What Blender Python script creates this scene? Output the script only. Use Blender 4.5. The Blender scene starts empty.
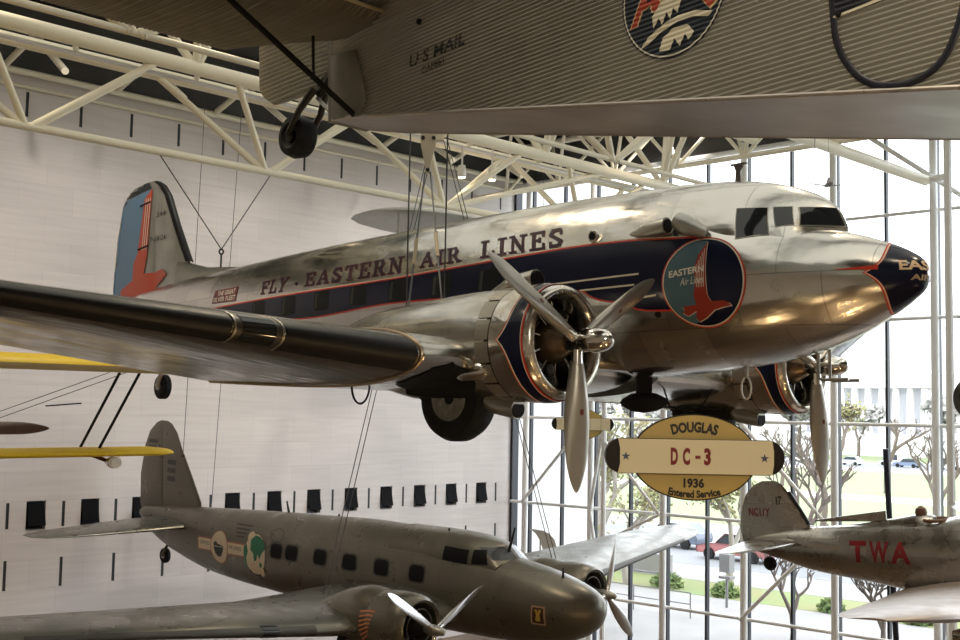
import bpy, bmesh, math, random
import numpy as np
from mathutils import Vector, Matrix, geometry
from mathutils.bvhtree import BVHTree
random.seed(7)
PI = math.pi
scene = bpy.context.scene
COL = scene.collection

# ------------------------------------------------------------------ materials
MATS = {}
def mat(name, col, metal=0.0, rough=0.5, var=0.0, vscale=3.0, bump=0.0, bscale=2.0, emit=None, estr=1.0, spec=0.5, coat=0.0, col2=None, detail=3.0):
    if name in MATS: return MATS[name]
    m = bpy.data.materials.new(name); m.use_nodes = True
    nt = m.node_tree; b = nt.nodes['Principled BSDF']
    b.inputs['Base Color'].default_value = (*col, 1)
    b.inputs['Metallic'].default_value = metal
    b.inputs['Roughness'].default_value = rough
    b.inputs['Specular IOR Level'].default_value = spec
    b.inputs['Coat Weight'].default_value = coat
    b.inputs['Coat Roughness'].default_value = 0.08
    if emit:
        b.inputs['Emission Color'].default_value = (*emit, 1); b.inputs['Emission Strength'].default_value = estr
    if var or bump or col2:
        tc = nt.nodes.new('ShaderNodeTexCoord')
    if var or col2:
        n = nt.nodes.new('ShaderNodeTexNoise'); n.inputs['Scale'].default_value = vscale; n.inputs['Detail'].default_value = detail
        nt.links.new(tc.outputs['Object'], n.inputs['Vector'])
        r = nt.nodes.new('ShaderNodeMapRange')
        r.inputs['From Min'].default_value = .3; r.inputs['From Max'].default_value = .7
        mx = nt.nodes.new('ShaderNodeMix'); mx.data_type = 'RGBA'
        c2 = col2 if col2 else tuple(c * (1 - var) for c in col)
        mx.inputs[6].default_value = (*col, 1); mx.inputs[7].default_value = (*c2, 1)
        nt.links.new(n.outputs['Fac'], r.inputs['Value']); nt.links.new(r.outputs[0], mx.inputs[0])
        nt.links.new(mx.outputs[2], b.inputs['Base Color'])
        r2 = nt.nodes.new('ShaderNodeMapRange')
        r2.inputs['From Min'].default_value = .3; r2.inputs['From Max'].default_value = .7
        r2.inputs['To Min'].default_value = rough * .85; r2.inputs['To Max'].default_value = min(1, rough * 1.25)
        nt.links.new(n.outputs['Fac'], r2.inputs['Value']); nt.links.new(r2.outputs[0], b.inputs['Roughness'])
    if bump:
        n2 = nt.nodes.new('ShaderNodeTexNoise'); n2.inputs['Scale'].default_value = bscale; n2.inputs['Detail'].default_value = 2
        nt.links.new(tc.outputs['Object'], n2.inputs['Vector'])
        bp_ = nt.nodes.new('ShaderNodeBump'); bp_.inputs['Strength'].default_value = bump; bp_.inputs['Distance'].default_value = .05
        nt.links.new(n2.outputs['Fac'], bp_.inputs['Height']); nt.links.new(bp_.outputs[0], b.inputs['Normal'])
    MATS[name] = m
    return m

def panel_metal(name, col, rough, pitch_a, pitch_u, seam=.45, metal=1.0, bump=.12, bscale=1.6, var=.12, stretch=(1, 1, 1)):
    """skin of riveted sheets: faint seams, slight oil-canning, sheet to sheet tone"""
    m = bpy.data.materials.new(name); m.use_nodes = True
    nt = m.node_tree; b = nt.nodes['Principled BSDF']; L = nt.links.new
    tc = nt.nodes.new('ShaderNodeTexCoord')
    sep = nt.nodes.new('ShaderNodeSeparateXYZ'); L(tc.outputs['Object'], sep.inputs[0])
    cmb = nt.nodes.new('ShaderNodeCombineXYZ'); L(sep.outputs['Y'], cmb.inputs[0])
    ad = nt.nodes.new('ShaderNodeMath'); ad.operation = 'ADD'; L(sep.outputs['Z'], ad.inputs[0]); 
    ms = nt.nodes.new('ShaderNodeMath'); ms.operation = 'MULTIPLY'; L(sep.outputs['X'], ms.inputs[0]); ms.inputs[1].default_value = .0
    L(ms.outputs[0], ad.inputs[1]); L(ad.outputs[0], cmb.inputs[1])
    br = nt.nodes.new('ShaderNodeTexBrick'); L(cmb.outputs[0], br.inputs['Vector'])
    br.inputs['Scale'].default_value = 1; br.inputs['Brick Width'].default_value = pitch_a; br.inputs['Row Height'].default_value = pitch_u
    br.inputs['Mortar Size'].default_value = .006; br.inputs['Mortar Smooth'].default_value = .1
    br.inputs['Color1'].default_value = (*col, 1); br.inputs['Color2'].default_value = (*[c * (1 - var) for c in col], 1)
    br.inputs['Mortar'].default_value = (*[c * (1 - seam) for c in col], 1)
    L(br.outputs['Color'], b.inputs['Base Color'])
    b.inputs['Metallic'].default_value = metal
    n = nt.nodes.new('ShaderNodeTexNoise'); n.inputs['Scale'].default_value = 2.2; n.inputs['Detail'].default_value = 5; L(tc.outputs['Object'], n.inputs['Vector'])
    r = nt.nodes.new('ShaderNodeMapRange'); r.inputs['From Min'].default_value = .3; r.inputs['From Max'].default_value = .7
    r.inputs['To Min'].default_value = rough * .7; r.inputs['To Max'].default_value = rough * 1.4
    L(n.outputs['Fac'], r.inputs['Value']); L(r.outputs[0], b.inputs['Roughness'])
    mpp = nt.nodes.new('ShaderNodeMapping'); mpp.inputs['Scale'].default_value = stretch; L(tc.outputs['Object'], mpp.inputs[0])
    n2 = nt.nodes.new('ShaderNodeTexNoise'); n2.inputs['Scale'].default_value = bscale; n2.inputs['Detail'].default_value = 3; L(mpp.outputs[0], n2.inputs['Vector'])
    bm_ = nt.nodes.new('ShaderNodeBump'); bm_.inputs['Strength'].default_value = bump; bm_.inputs['Distance'].default_value = .12
    L(n2.outputs['Fac'], bm_.inputs['Height']); L(bm_.outputs[0], b.inputs['Normal'])
    MATS[name] = m
    return m

# ------------------------------------------------------------------ mesh builder
def pchip(xs, ys):
    xs = np.array(xs, float); ys = np.array(ys, float); h = np.diff(xs); d = np.diff(ys) / h
    m = np.zeros(len(xs)); m[0] = d[0]; m[-1] = d[-1]
    for i in range(1, len(xs) - 1):
        if d[i-1] * d[i] > 0:
            w1 = 2 * h[i] + h[i-1]; w2 = h[i] + 2 * h[i-1]
            m[i] = (w1 + w2) / (w1 / d[i-1] + w2 / d[i])
    def f(x):
        x = min(max(x, xs[0]), xs[-1]); i = int(min(max(np.searchsorted(xs, x) - 1, 0), len(xs) - 2))
        t = (x - xs[i]) / h[i]
        return float((1 + 2*t) * (1-t)**2 * ys[i] + t * (1-t)**2 * h[i] * m[i] + t*t * (3 - 2*t) * ys[i+1] + t*t * (t-1) * h[i] * m[i+1])
    return f

def P(a, s, u): return Vector((-s, a, u))          # aircraft frame: a aft of the nose, s to starboard, u up

class MB:
    def __init__(self): self.v = []; self.f = []
    def add(self, vs, fs):
        o = len(self.v); self.v += [Vector(p) for p in vs]; self.f += [tuple(i + o for i in q) for q in fs]; return self
    def loft(self, rings, closed=True, cap0=True, cap1=True):
        n = len(rings[0]); vs = [p for r in rings for p in r]; fs = []
        for i in range(len(rings) - 1):
            for j in range(n if closed else n - 1):
                k = (j + 1) % n
                fs.append((i*n + j, i*n + k, (i+1)*n + k, (i+1)*n + j))
        if cap0: fs.append(tuple(range(n))[::-1])
        if cap1: fs.append(tuple((len(rings)-1)*n + j for j in range(n)))
        return self.add(vs, fs)
    def box(self, c, d, R=None):
        vs = []
        for x in (-.5, .5):
            for y in (-.5, .5):
                for z in (-.5, .5):
                    p = Vector((x*d[0], y*d[1], z*d[2]))
                    vs.append((R @ p if R else p) + Vector(c))
        return self.add(vs, [(0,1,3,2),(4,6,7,5),(0,4,5,1),(2,3,7,6),(0,2,6,4),(1,5,7,3)])
    def tube(self, pts, r, n=10, cap=True):
        pts = [Vector(p) for p in pts]; rs = r if isinstance(r, (list, tuple)) else [r] * len(pts)
        rings = []; up = None
        for i, p in enumerate(pts):
            d = (pts[min(i+1, len(pts)-1)] - pts[max(i-1, 0)]).normalized()
            if up is None: up = d.orthogonal().normalized()
            x = (up - d * up.dot(d)).normalized(); y = d.cross(x); up = x
            rings.append([p + x * (rs[i]*math.cos(2*PI*k/n)) + y * (rs[i]*math.sin(2*PI*k/n)) for k in range(n)])
        return self.loft(rings, True, cap, cap)
    def bar(self, p0, p1, w, h, up=(0,0,1)):
        p0 = Vector(p0); p1 = Vector(p1); d = (p1 - p0).normalized(); x = d.cross(Vector(up))
        if x.length < 1e-4: x = d.orthogonal()
        x.normalize(); y = x.cross(d)
        return self.loft([[p + x*(w/2*a) + y*(h/2*b) for a, b in ((-1,-1),(1,-1),(1,1),(-1,1))] for p in (p0, p1)])
    def lathe(self, prof, fn, n=32, cap0=True, cap1=True):
        return self.loft([[fn(t, r*math.cos(2*PI*k/n), r*math.sin(2*PI*k/n)) for k in range(n)] for t, r in prof], True, cap0, cap1)
    def grid(self, fn, nu, nv, cu=False):
        vs = [fn(i / nu, j / nv) for i in range(nu + (0 if cu else 1)) for j in range(nv + 1)]; fs = []
        for i in range(nu):
            i2 = (i + 1) % nu if cu else i + 1
            for j in range(nv): fs.append((i*(nv+1)+j, i2*(nv+1)+j, i2*(nv+1)+j+1, i*(nv+1)+j+1))
        return self.add(vs, fs)
    def ball(self, c, r, n=16, sq=(1,1,1)):
        prof = [(-math.cos(PI*i/n), max(1e-4, math.sin(PI*i/n))) for i in range(n + 1)]
        return self.lathe(prof, lambda t, x, y: Vector((c[0] + r*sq[0]*x, c[1] + r*sq[1]*y, c[2] + r*sq[2]*t)), n + 4)
    def build(self, name, m, parent=None, smooth=40, recalc=True, label=None):
        me = bpy.data.meshes.new(name); me.from_pydata([tuple(p) for p in self.v], [], self.f)
        b = bmesh.new(); b.from_mesh(me)
        bmesh.ops.remove_doubles(b, verts=b.verts, dist=1e-5)
        if recalc: bmesh.ops.recalc_face_normals(b, faces=b.faces)
        b.to_mesh(me); b.free()
        if smooth:
            me.shade_smooth(); me.set_sharp_from_angle(angle=math.radians(smooth))
        ms = m if isinstance(m, (list, tuple)) else [m]
        for q in ms: me.materials.append(q)
        o = bpy.data.objects.new(name, me); COL.objects.link(o)
        if parent: o.parent = parent
        if label: o['label'] = label
        return o

def tag(o, label, cat, group=None, kind=None):
    o['label'] = label; o['category'] = cat
    if group: o['group'] = group
    if kind: o['kind'] = kind
    return o
def thing(name, label, cat, loc=(0,0,0), rot=None, group=None):
    o = bpy.data.objects.new(name, None); COL.objects.link(o); o.empty_display_size = .3
    if rot is not None: o.matrix_world = Matrix.Translation(loc) @ rot.to_4x4()
    else: o.location = loc
    return tag(o, label, cat, group)
def struct(o): o['kind'] = 'structure'; return o
def copy_tree(o, parent=None):
    c = o.copy(); COL.objects.link(c); c.parent = parent
    for ch in list(o.children): copy_tree(ch, c)
    return c
def pose_rot(yaw, pitch, roll):
    return Matrix.Rotation(yaw, 3, 'Z') @ Matrix.Rotation(pitch, 3, 'X') @ Matrix.Rotation(roll, 3, 'Y')

# ------------------------------------------------------------------ flat shapes and text -> surface decals
def ell(cx, cy, rx, ry, n=48, a0=0, a1=2*PI): 
    return [(cx + rx*math.cos(a0 + (a1-a0)*i/n), cy + ry*math.sin(a0 + (a1-a0)*i/n)) for i in range(n)]
def tess(polys):
    """polys: outline followed by holes"""
    ts = geometry.tessellate_polygon([[Vector((x, y, 0)) for x, y in p] for p in polys])
    return [v for p in polys for v in p], [tuple(t) for t in ts]
def merge2d(items):
    V = []; F = []
    for v, f in items:
        o = len(V); V += list(v); F += [tuple(i + o for i in q) for q in f]
    return V, F
def xf2d(sh, fn): return [fn(x, y) for x, y in sh[0]], sh[1]
def text2d(s, bold=0.0):
    cu = bpy.data.curves.new('t', 'FONT'); cu.body = s; cu.fill_mode = 'FRONT'; cu.offset = bold; cu.resolution_u = 3
    ob = bpy.data.objects.new('t', cu); COL.objects.link(ob)
    dg = bpy.context.evaluated_depsgraph_get(); me = bpy.data.meshes.new_from_object(ob.evaluated_get(dg))
    V = [(v.co.x, v.co.y) for v in me.vertices]; F = [tuple(p.vertices) for p in me.polygons]
    bpy.data.objects.remove(ob); bpy.data.curves.remove(cu); bpy.data.meshes.remove(me)
    return V, F
def fit2d(sh, x0, x1, y0, y1):
    xs = [p[0] for p in sh[0]]; ys = [p[1] for p in sh[0]]; a, b, c, d = min(xs), max(xs), min(ys), max(ys)
    return xf2d(sh, lambda x, y: (x0 + (x-a)/(b-a)*(x1-x0), y0 + (y-c)/(d-c)*(y1-y0)))
def slab(word, th=.2, gap=.18, grow=0.0):
    """heavy slab serif capitals drawn with strokes; grow thickens every stroke for an outline"""
    G = {
     'F': (.78, [(.2,0,.2,1,1),(0,1,.78,1,0),(.74,1,.74,.72,0),(.2,.52,.55,.52,0),(.55,.64,.55,.4,0),(0,0,.42,0,0)]),
     'L': (.78, [(.2,0,.2,1,1),(0,1,.42,1,0),(0,0,.78,0,0),(.74,0,.74,.3,0)]),
     'Y': (.9, [(.45,0,.45,.48,1),(.12,1,.45,.46,1),(.78,1,.45,.46,1),(0,1,.3,1,0),(.6,1,.9,1,0),(.24,0,.66,0,0)]),
     'E': (.78, [(.2,0,.2,1,1),(0,1,.76,1,0),(.72,1,.72,.74,0),(.2,.52,.52,.52,0),(.52,.64,.52,.4,0),(0,0,.78,0,0),(.74,0,.74,.28,0)]),
     'A': (.92, [(.12,0,.46,1,0),(.8,0,.46,1,1),(.24,.34,.7,.34,0),(0,0,.3,0,0),(.62,0,.92,0,0)]),
     'S': (.76, [(.1,.06,.1,.28,0),(.08,.04,.5,.03,1),(.55,.05,.66,.28,1),(.64,.3,.14,.68,1),(.12,.72,.22,.94,1),(.22,.97,.6,.97,1),(.66,.94,.66,.72,0)]),
     'T': (.84, [(.42,0,.42,1,1),(.04,1,.8,1,0),(.04,1,.04,.72,0),(.8,1,.8,.72,0),(.22,0,.62,0,0)]),
     'R': (.86, [(.2,0,.2,1,1),(0,1,.56,1,0),(.56,1,.68,.76,1),(.68,.76,.56,.5,1),(.2,.5,.56,.5,0),(.46,.48,.72,0,1),(0,0,.4,0,0),(.64,0,.88,0,0)]),
     'N': (.94, [(.18,0,.18,1,0),(.18,1,.76,0,1),(.76,0,.76,1,0),(0,1,.24,1,0),(.6,1,.94,1,0),(0,0,.36,0,0)]),
     'I': (.44, [(.22,0,.22,1,1),(0,1,.44,1,0),(0,0,.44,0,0)]),
    }
    items = []; x = 0
    for ch in word:
        w, segs = G[ch]
        for x0, y0, x1, y1, hv in segs:
            t = (th if hv else th*.62) / 2 + grow
            d = math.hypot(x1-x0, y1-y0); ux, uy = (x1-x0)/d, (y1-y0)/d; e = t*.55 if abs(ux) > .05 and abs(uy) > .05 else t*.5
            e += grow*.3
            q = [(x0-ux*e-uy*t, y0-uy*e+ux*t), (x1+ux*e-uy*t, y1+uy*e+ux*t), (x1+ux*e+uy*t, y1+uy*e-ux*t), (x0-ux*e+uy*t, y0-uy*e-ux*t)]
            items.append(([(x + px, py) for px, py in q], [(0,1,2,3)]))
        x += w + gap
    return merge2d(items), x - gap
def decal(name, sh, rayfn, bvh, off, m, parent, cell=.12, label=None, cells=None, kind=None):
    """lay a flat shape on a surface: rayfn(x,y) -> origin, direction; cut finely enough to follow the curve"""
    b = bmesh.new(); vs = [b.verts.new((x, y, 0)) for x, y in sh[0]]
    for q in sh[1]:
        try: b.faces.new([vs[i] for i in q])
        except ValueError: pass
    cx, cy = cells if cells else (cell, cell)
    xs = [p[0] for p in sh[0]]; ys = [p[1] for p in sh[0]]
    for lo, hi, c, n in ((min(xs), max(xs), cx, (1,0,0)), (min(ys), max(ys), cy, (0,1,0))):
        k = math.ceil(lo / c + 1e-6)
        while k * c < hi - 1e-6:
            bmesh.ops.bisect_plane(b, geom=list(b.verts) + list(b.edges) + list(b.faces), plane_co=Vector(n) * (k*c), plane_no=n)
            k += 1
    for v in b.verts:
        o, d = rayfn(v.co.x, v.co.y); d = Vector(d).normalized()
        if bvh is None: v.co = Vector(o); continue
        h, nn, _, _ = bvh.ray_cast(o, d)
        if h is None: h, nn, _, _ = bvh.find_nearest(Vector(o) + d * 4.2)
        if nn.dot(d) > 0: nn = -nn
        v.co = h + nn * off
    me = bpy.data.meshes.new(name); b.to_mesh(me); b.free()
    me.shade_smooth(); me.materials.append(m)
    o = bpy.data.objects.new(name, me); COL.objects.link(o); o.parent = parent
    if label: o['label'] = label
    if kind: o['kind'] = kind
    return o
def bvh_of(*objs):
    V = []; F = []
    for o in objs:
        k = len(V); V += [v.co.copy() for v in o.data.vertices]; F += [tuple(i + k for i in p.vertices) for p in o.data.polygons]
    return BVHTree.FromPolygons(V, F)

# ------------------------------------------------------------------ aircraft pieces
class Body:
    """lofted body; rows of (a, top, bottom, centre, half width, squareness)"""
    def __init__(self, rows):
        A = [r[0] for r in rows]; self.a0, self.a1 = A[0], A[-1]
        self.fn = [pchip(A, [r[i] for r in rows]) for i in range(1, 6)]
    def pt(self, a, th, g=0.0):
        top, bot, c, w, n = (f(a) for f in self.fn)
        co, si = math.cos(th), math.sin(th); e = 2 / n
        s = (w + g) * math.copysign(abs(co)**e, co); h = (top - c if si > 0 else c - bot) + g
        return P(a, s, c + h * math.copysign(abs(si)**e, si))
    def mesh(self, na=70, nt=56, a0=None, a1=None, bias=1.0):
        a0 = self.a0 if a0 is None else a0; a1 = self.a1 if a1 is None else a1
        return MB().loft([[self.pt(a0 + (a1-a0)*(i/na)**bias, 2*PI*k/nt) for k in range(nt)] for i in range(na + 1)])
def foil(n=14, t=.12, camber=.02):
    xs = [(1 - math.cos(PI*i/n))/2 for i in range(n + 1)]
    th = lambda x: 5*t*(.2969*math.sqrt(x) - .126*x - .3516*x*x + .2843*x**3 - .1036*x**4)
    cm = lambda x: camber * 4 * x * (1 - x)
    up = [(x, cm(x) + th(x)) for x in xs]; lo = [(x, cm(x) - th(x)) for x in xs]
    return up[::-1] + lo[1:-1]                  # from trailing edge over the top to the nose and back below
def wing(secs, t0=.15, t1=.1, camber=.02, n=14, clip=None, grow=0.0, inc=0.0):
    """secs: (s, leading edge a, chord, u, thickness); clip: keep only the first part of the chord (a boot)"""
    m = MB(); rings = []
    for s, le, ch, u, t in secs:
        f = foil(n, t, camber)
        if clip:
            k = [p for p in f if p[0] <= clip]; f = k
        rings.append([P(le + x*ch - (grow if x < .03 else 0), s, u + z*ch - x*ch*inc + (grow if z > 0 else -grow)) for x, z in f])
    return m.loft(rings, closed=not clip, cap0=not clip, cap1=not clip)
def vfin(secs, n=12):
    """upright surface; secs: (u, leading edge a, trailing edge a, thickness)"""
    rings = []
    for u, le, te, t in secs:
        rings.append([P(le + x*(te-le), z*(te-le)*t/.12, u) for x, z in foil(n, .12, 0)])
    return MB().loft(rings)
def blade_mesh(R, r0, wmax, pitch0=1.05, pitch1=.35, th=.1, hand=1, n=16, m=14):
    """one propeller blade along +u, turning about the a axis"""
    rings = []
    for i in range(n + 1):
        f = 1 - (1 - i / n)**1.5; r = r0 + (R - r0) * f
        c = wmax * (.40 + .60*math.sin(PI*f*.93)) * math.sqrt(max(.002, 1 - max(0, (f - .76)/.24)**2))
        t = (1 - f)**1.6 * .85 + th; a = pitch0 + (pitch1 - pitch0) * min(1, f*1.2); t = min(t, 1)
        ring = []
        for k in range(m):
            q = 2*PI*k/m; x, y = c/2*math.cos(q), c/2*t*math.sin(q)
            ring.append(P(x*math.sin(a) + y*math.cos(a), hand*(x*math.cos(a) - y*math.sin(a)), r))
        rings.append(ring)
    return MB().loft(rings)
# ------------------------------------------------------------------ camera and hall
EYE = 8.0
M = np.array([[0.69681932, -0.71701287, 0.01831351], [-0.06818661, -0.04080561, 0.99683774], [-0.7139982, -0.69586453, -0.07732482]])
cd = bpy.data.cameras.new('camera'); cam = bpy.data.objects.new('camera', cd); COL.objects.link(cam)
cd.sensor_width = 36; cd.lens = 1193.72 * 36 / 960; cd.clip_end = 900; cd.clip_start = .05
cam.matrix_world = Matrix.Translation((0, 0, EYE)) @ Matrix(M.T.tolist()).to_4x4()
scene.camera = cam
XG, YW, X0, Y0, ZC = 33.64, 30.9, -7.0, -14.0, 18.9

cream = mat('cream_paint', (.86, .80, .64), 0, .42, var=.05, vscale=1.2)
white_paint = mat('white_paint', (.82, .82, .80), 0, .4)
dark_frame = mat('dark_frame', (.035, .037, .045), .3, .45)
black = mat('black_paint', (.010, .010, .011), 0, .75, spec=.2)
rubber = mat('rubber', (.011, .011, .011), 0, .6, var=.3, vscale=8, spec=.25)
cable_m = mat('steel_cable', (.10, .10, .10), .7, .5)
ceil_m = mat('dark_ceiling', (.075, .072, .07), 0, .8, var=.2, vscale=.6)
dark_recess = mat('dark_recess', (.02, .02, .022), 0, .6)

# stone wall: slabs in courses
wm = bpy.data.materials.new('pale_stone'); wm.use_nodes = True
nt = wm.node_tree; L = nt.links.new; b = nt.nodes['Principled BSDF']; b.inputs['Roughness'].default_value = .55
tc = nt.nodes.new('ShaderNodeTexCoord'); sp = nt.nodes.new('ShaderNodeSeparateXYZ'); L(tc.outputs['Object'], sp.inputs[0])
cb = nt.nodes.new('ShaderNodeCombineXYZ'); L(sp.outputs['X'], cb.inputs[0]); L(sp.outputs['Z'], cb.inputs[1])
br = nt.nodes.new('ShaderNodeTexBrick'); L(cb.outputs[0], br.inputs['Vector'])
for k, v in (('Scale', 1), ('Brick Width', 1.55), ('Row Height', .775), ('Mortar Size', .006)): br.inputs[k].default_value = v
br.inputs['Color1'].default_value = (.72, .665, .64, 1); br.inputs['Color2'].default_value = (.675, .622, .60, 1); br.inputs['Mortar'].default_value = (.61, .56, .54, 1)
mp = nt.nodes.new('ShaderNodeMapping'); mp.inputs['Scale'].default_value = (.5, 1, 9); L(tc.outputs['Object'], mp.inputs[0])
nz = nt.nodes.new('ShaderNodeTexNoise'); nz.inputs['Scale'].default_value = 1.0; nz.inputs['Detail'].default_value = 6; L(mp.outputs[0], nz.inputs['Vector'])
mr = nt.nodes.new('ShaderNodeMapRange'); mr.inputs['To Min'].default_value = .82; mr.inputs['To Max'].default_value = 1.1; L(nz.outputs['Fac'], mr.inputs['Value'])
mx = nt.nodes.new('ShaderNodeMix'); mx.data_type = 'RGBA'; mx.blend_type = 'MULTIPLY'; mx.inputs[0].default_value = 1
L(br.outputs['Color'], mx.inputs[6]); L(mr.outputs[0], mx.inputs[7]); L(mx.outputs[2], b.inputs['Base Color'])

def wall_with_holes(name, holes, x0, x1, z0, z1, y, depth, m):
    """front skin at y with rectangular openings (x0,x1,z0,z1), each with reveals"""
    xs = sorted({x0, x1, *[h[0] for h in holes], *[h[1] for h in holes]}); zs = sorted({z0, z1, *[h[2] for h in holes], *[h[3] for h in holes]})
    w = MB(); hit = set()
    for i in range(len(xs) - 1):
        for j in range(len(zs) - 1):
            cx, cz = (xs[i] + xs[i+1])/2, (zs[j] + zs[j+1])/2
            if any(h[0] < cx < h[1] and h[2] < cz < h[3] for h in holes): continue
            w.add([(xs[i], y, zs[j]), (xs[i+1], y, zs[j]), (xs[i+1], y, zs[j+1]), (xs[i], y, zs[j+1])], [(0,1,2,3)])
    for a, c, d, e in holes:
        q = [(a, d), (c, d), (c, e), (a, e)]
        for k in range(4):
            p, r = q[k], q[(k+1) % 4]
            w.add([(p[0], y, p[1]), (r[0], y, r[1]), (r[0], y + depth, r[1]), (p[0], y + depth, p[1])], [(0,1,2,3)])
    w.add([(x0, y + depth, z0), (x1, y + depth, z0), (x1, y + depth, z1), (x0, y + depth, z1)], [(0,1,2,3)])
    return w.build(name, m, smooth=0, recalc=False)
holes = []; wins = []; slots = []
SX = 1.553
for k in range(-9, 12):
    cx = 14.85 + SX * k
    wins.append((cx - .27, cx + .27, 4.67, 5.43)); sx = cx + SX / 2
    if sx < 33.2: slots += [(sx - .045, sx + .045, z, z + h) for z, h in ((3.12, .78), (4.72, .68), (15.72, .68))]
holes = wins + slots
struct(wall_with_holes('wall_left', holes, X0, XG, 0, 16.96, YW, .3, wm))
for i, (a, c, d, e) in enumerate(wins):
    w = MB()
    t = .045
    for q in (((a+c)/2, YW+.2, d+t/2, c-a, t), ((a+c)/2, YW+.2, e-t/2, c-a, t)): w.box(q[:3], (q[3], .08, q[4]))
    for x in (a+t/2, c-t/2): w.box((x, YW+.2, (d+e)/2), (t, .08, e-d))
    o = struct(w.build('window_%d' % (i+1), dark_frame, smooth=0))
    MB().box(((a+c)/2, YW+.25, (d+e)/2), (c-a, .02, e-d)).build('pane', mat('dark_glass', (.012, .014, .016), 0, .12), o, 0)
    R = Matrix.Rotation(math.radians(-13), 3, 'X')
    s = MB(); cz = e - .02
    s.box(Vector(((a+c)/2, YW+.05, cz)) + R @ Vector((0, -.0, -.33)), (c-a-.06, .04, .64), R)
    s.build('sash', mat('sash_black', (.007, .007, .008), 0, .8, spec=.1), o, 0)
for i, (a, c, d, e) in enumerate(slots):
    struct(MB().box(((a+c)/2, YW+.14, (d+e)/2), (c-a, .26, e-d)).build('trim_%d' % (i+1), dark_recess, smooth=0))
N_TRIM = len(slots)
def trim(mb, m, smooth=40):
    global N_TRIM
    N_TRIM += 1
    return struct(mb.build('trim_%d' % N_TRIM, m, smooth=smooth))
# dark band above the stone, pipe rails along its top
struct(MB().box(((X0+XG)/2, YW+.15, 17.95), (XG-X0, .3, 1.98)).build('wall_clerestory', ceil_m, smooth=0))
trim(MB().tube([(X0, YW-.25, 16.85), (XG, YW-.25, 16.85)], .09), cream)
trim(MB().tube([(X0, YW-.1, 16.5), (XG, YW-.1, 16.5)], .05), cream)
trim(MB().box(((X0+XG)/2, YW-.12, 18.74), (XG-X0, .2, .16)), mat('pale_strip', (.85, .84, .80), 0, .5), 0)

floor_m = mat('brown_floor', (.13, .075, .035), 0, .4, var=.7, vscale=.45)
struct(MB().box(((X0+XG)/2, (Y0+YW)/2, -.1), (XG-X0+.6, YW-Y0+.6, .2)).build('floor', floor_m, smooth=0))
# ceiling with two rooflights
c = MB()
def slabx(x0, x1, y0, y1): c.box(((x0+x1)/2, (y0+y1)/2, ZC+.15), (x1-x0, y1-y0, .3))
R0, R1, RA, RB = -3.0, 29.5, 1.5, 23.8
slabx(X0, XG+.3, RB, YW+.3); slabx(X0, XG+.3, Y0-.3, RA); slabx(X0, R0, RA, RB); slabx(R1, XG+.3, RA, RB)
for y in (7.5, 15.5): slabx(R0, R1, y-.5, y+.5)
struct(c.build('ceiling', ceil_m, smooth=0))
gm = bpy.data.materials.new('clear_glass'); gm.use_nodes = True
nt = gm.node_tree; nt.nodes.remove(nt.nodes['Principled BSDF']); out = nt.nodes['Material Output']
tr = nt.nodes.new('ShaderNodeBsdfTransparent'); tr.inputs[0].default_value = (.93, .95, .97, 1)
gl = nt.nodes.new('ShaderNodeBsdfGlossy'); gl.inputs['Roughness'].default_value = .02
mxs = nt.nodes.new('ShaderNodeMixShader'); fr = nt.nodes.new('ShaderNodeFresnel'); fr.inputs[0].default_value = 1.25
nt.links.new(fr.outputs[0], mxs.inputs[0]); nt.links.new(tr.outputs[0], mxs.inputs[1]); nt.links.new(gl.outputs[0], mxs.inputs[2]); nt.links.new(mxs.outputs[0], out.inputs[0])
fg = bpy.data.materials.new('frosted_rooflight'); fg.use_nodes = True
nt = fg.node_tree; nt.nodes.remove(nt.nodes['Principled BSDF']); out = nt.nodes['Material Output']
tr = nt.nodes.new('ShaderNodeBsdfTransparent'); tr.inputs[0].default_value = (.46, .445, .41, 1)
nt.links.new(tr.outputs[0], out.inputs[0])
n_win = len(wins)
for y0, y1 in ((RA, 7.0), (8.0, 15.0), (16.0, RB)):
    n_win += 1
    o = struct(MB().box(((R0+R1)/2, (y0+y1)/2, ZC+.33), (R1-R0, y1-y0, .02)).build('window_%d' % n_win, fg, smooth=0))
struct(MB().box((X0-.15, (Y0+YW)/2, ZC/2), (.3, YW-Y0, ZC)).build('wall_back', mat('warm_wall', (.46, .38, .30), 0, .7, var=.2, vscale=.4), smooth=0))
struct(MB().box(((X0+XG)/2, Y0-.15, ZC/2), (XG-X0, .3, ZC)).build('wall_right', MATS['warm_wall'], smooth=0))
# band above the glass, jamb beside it
struct(MB().box((XG+.1, (Y0+YW)/2, 17.85), (.3, YW-Y0, 2.1)).build('wall_front', ceil_m, smooth=0))
trim(MB().box((XG+.02, 30.86, 8.4), (.34, .14, 16.8)), dark_frame, 0)

# glass wall, bay by bay
PITCH = 1.56; YB = 29.99
TZ = (1.64, 4.70, 7.86, 10.95, 14.05, 16.68)
ys = [YB - 2*PITCH*k for k in range(15) if YB - 2*PITCH*k > Y0]
for i, y in enumerate(ys):
    n_win += 1
    y2 = max(y - 2*PITCH, Y0)
    if i == 0: ytop = 30.8
    else: ytop = y
    o = struct(MB().box((XG, y, 8.4), (.16, .075, 16.8)).build('window_%d' % n_win, dark_frame, smooth=0))
    MB().box((XG, y-PITCH, 8.4), (.16, .075, 16.8)).build('mullion', dark_frame, o, 0)
    t = MB()
    for z in TZ:
        MB().tube([(XG-.2, ytop, z), (XG-.2, y2, z)], .055 if z < 16 else .09, 8).build('transom', white_paint, o)
    MB().add([(XG+.02, ytop, 0), (XG+.02, y2, 0), (XG+.02, y2, 16.8), (XG+.02, ytop, 16.8)], [(0,1,2,3)]).build('pane', gm, o, 0, False)
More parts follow.
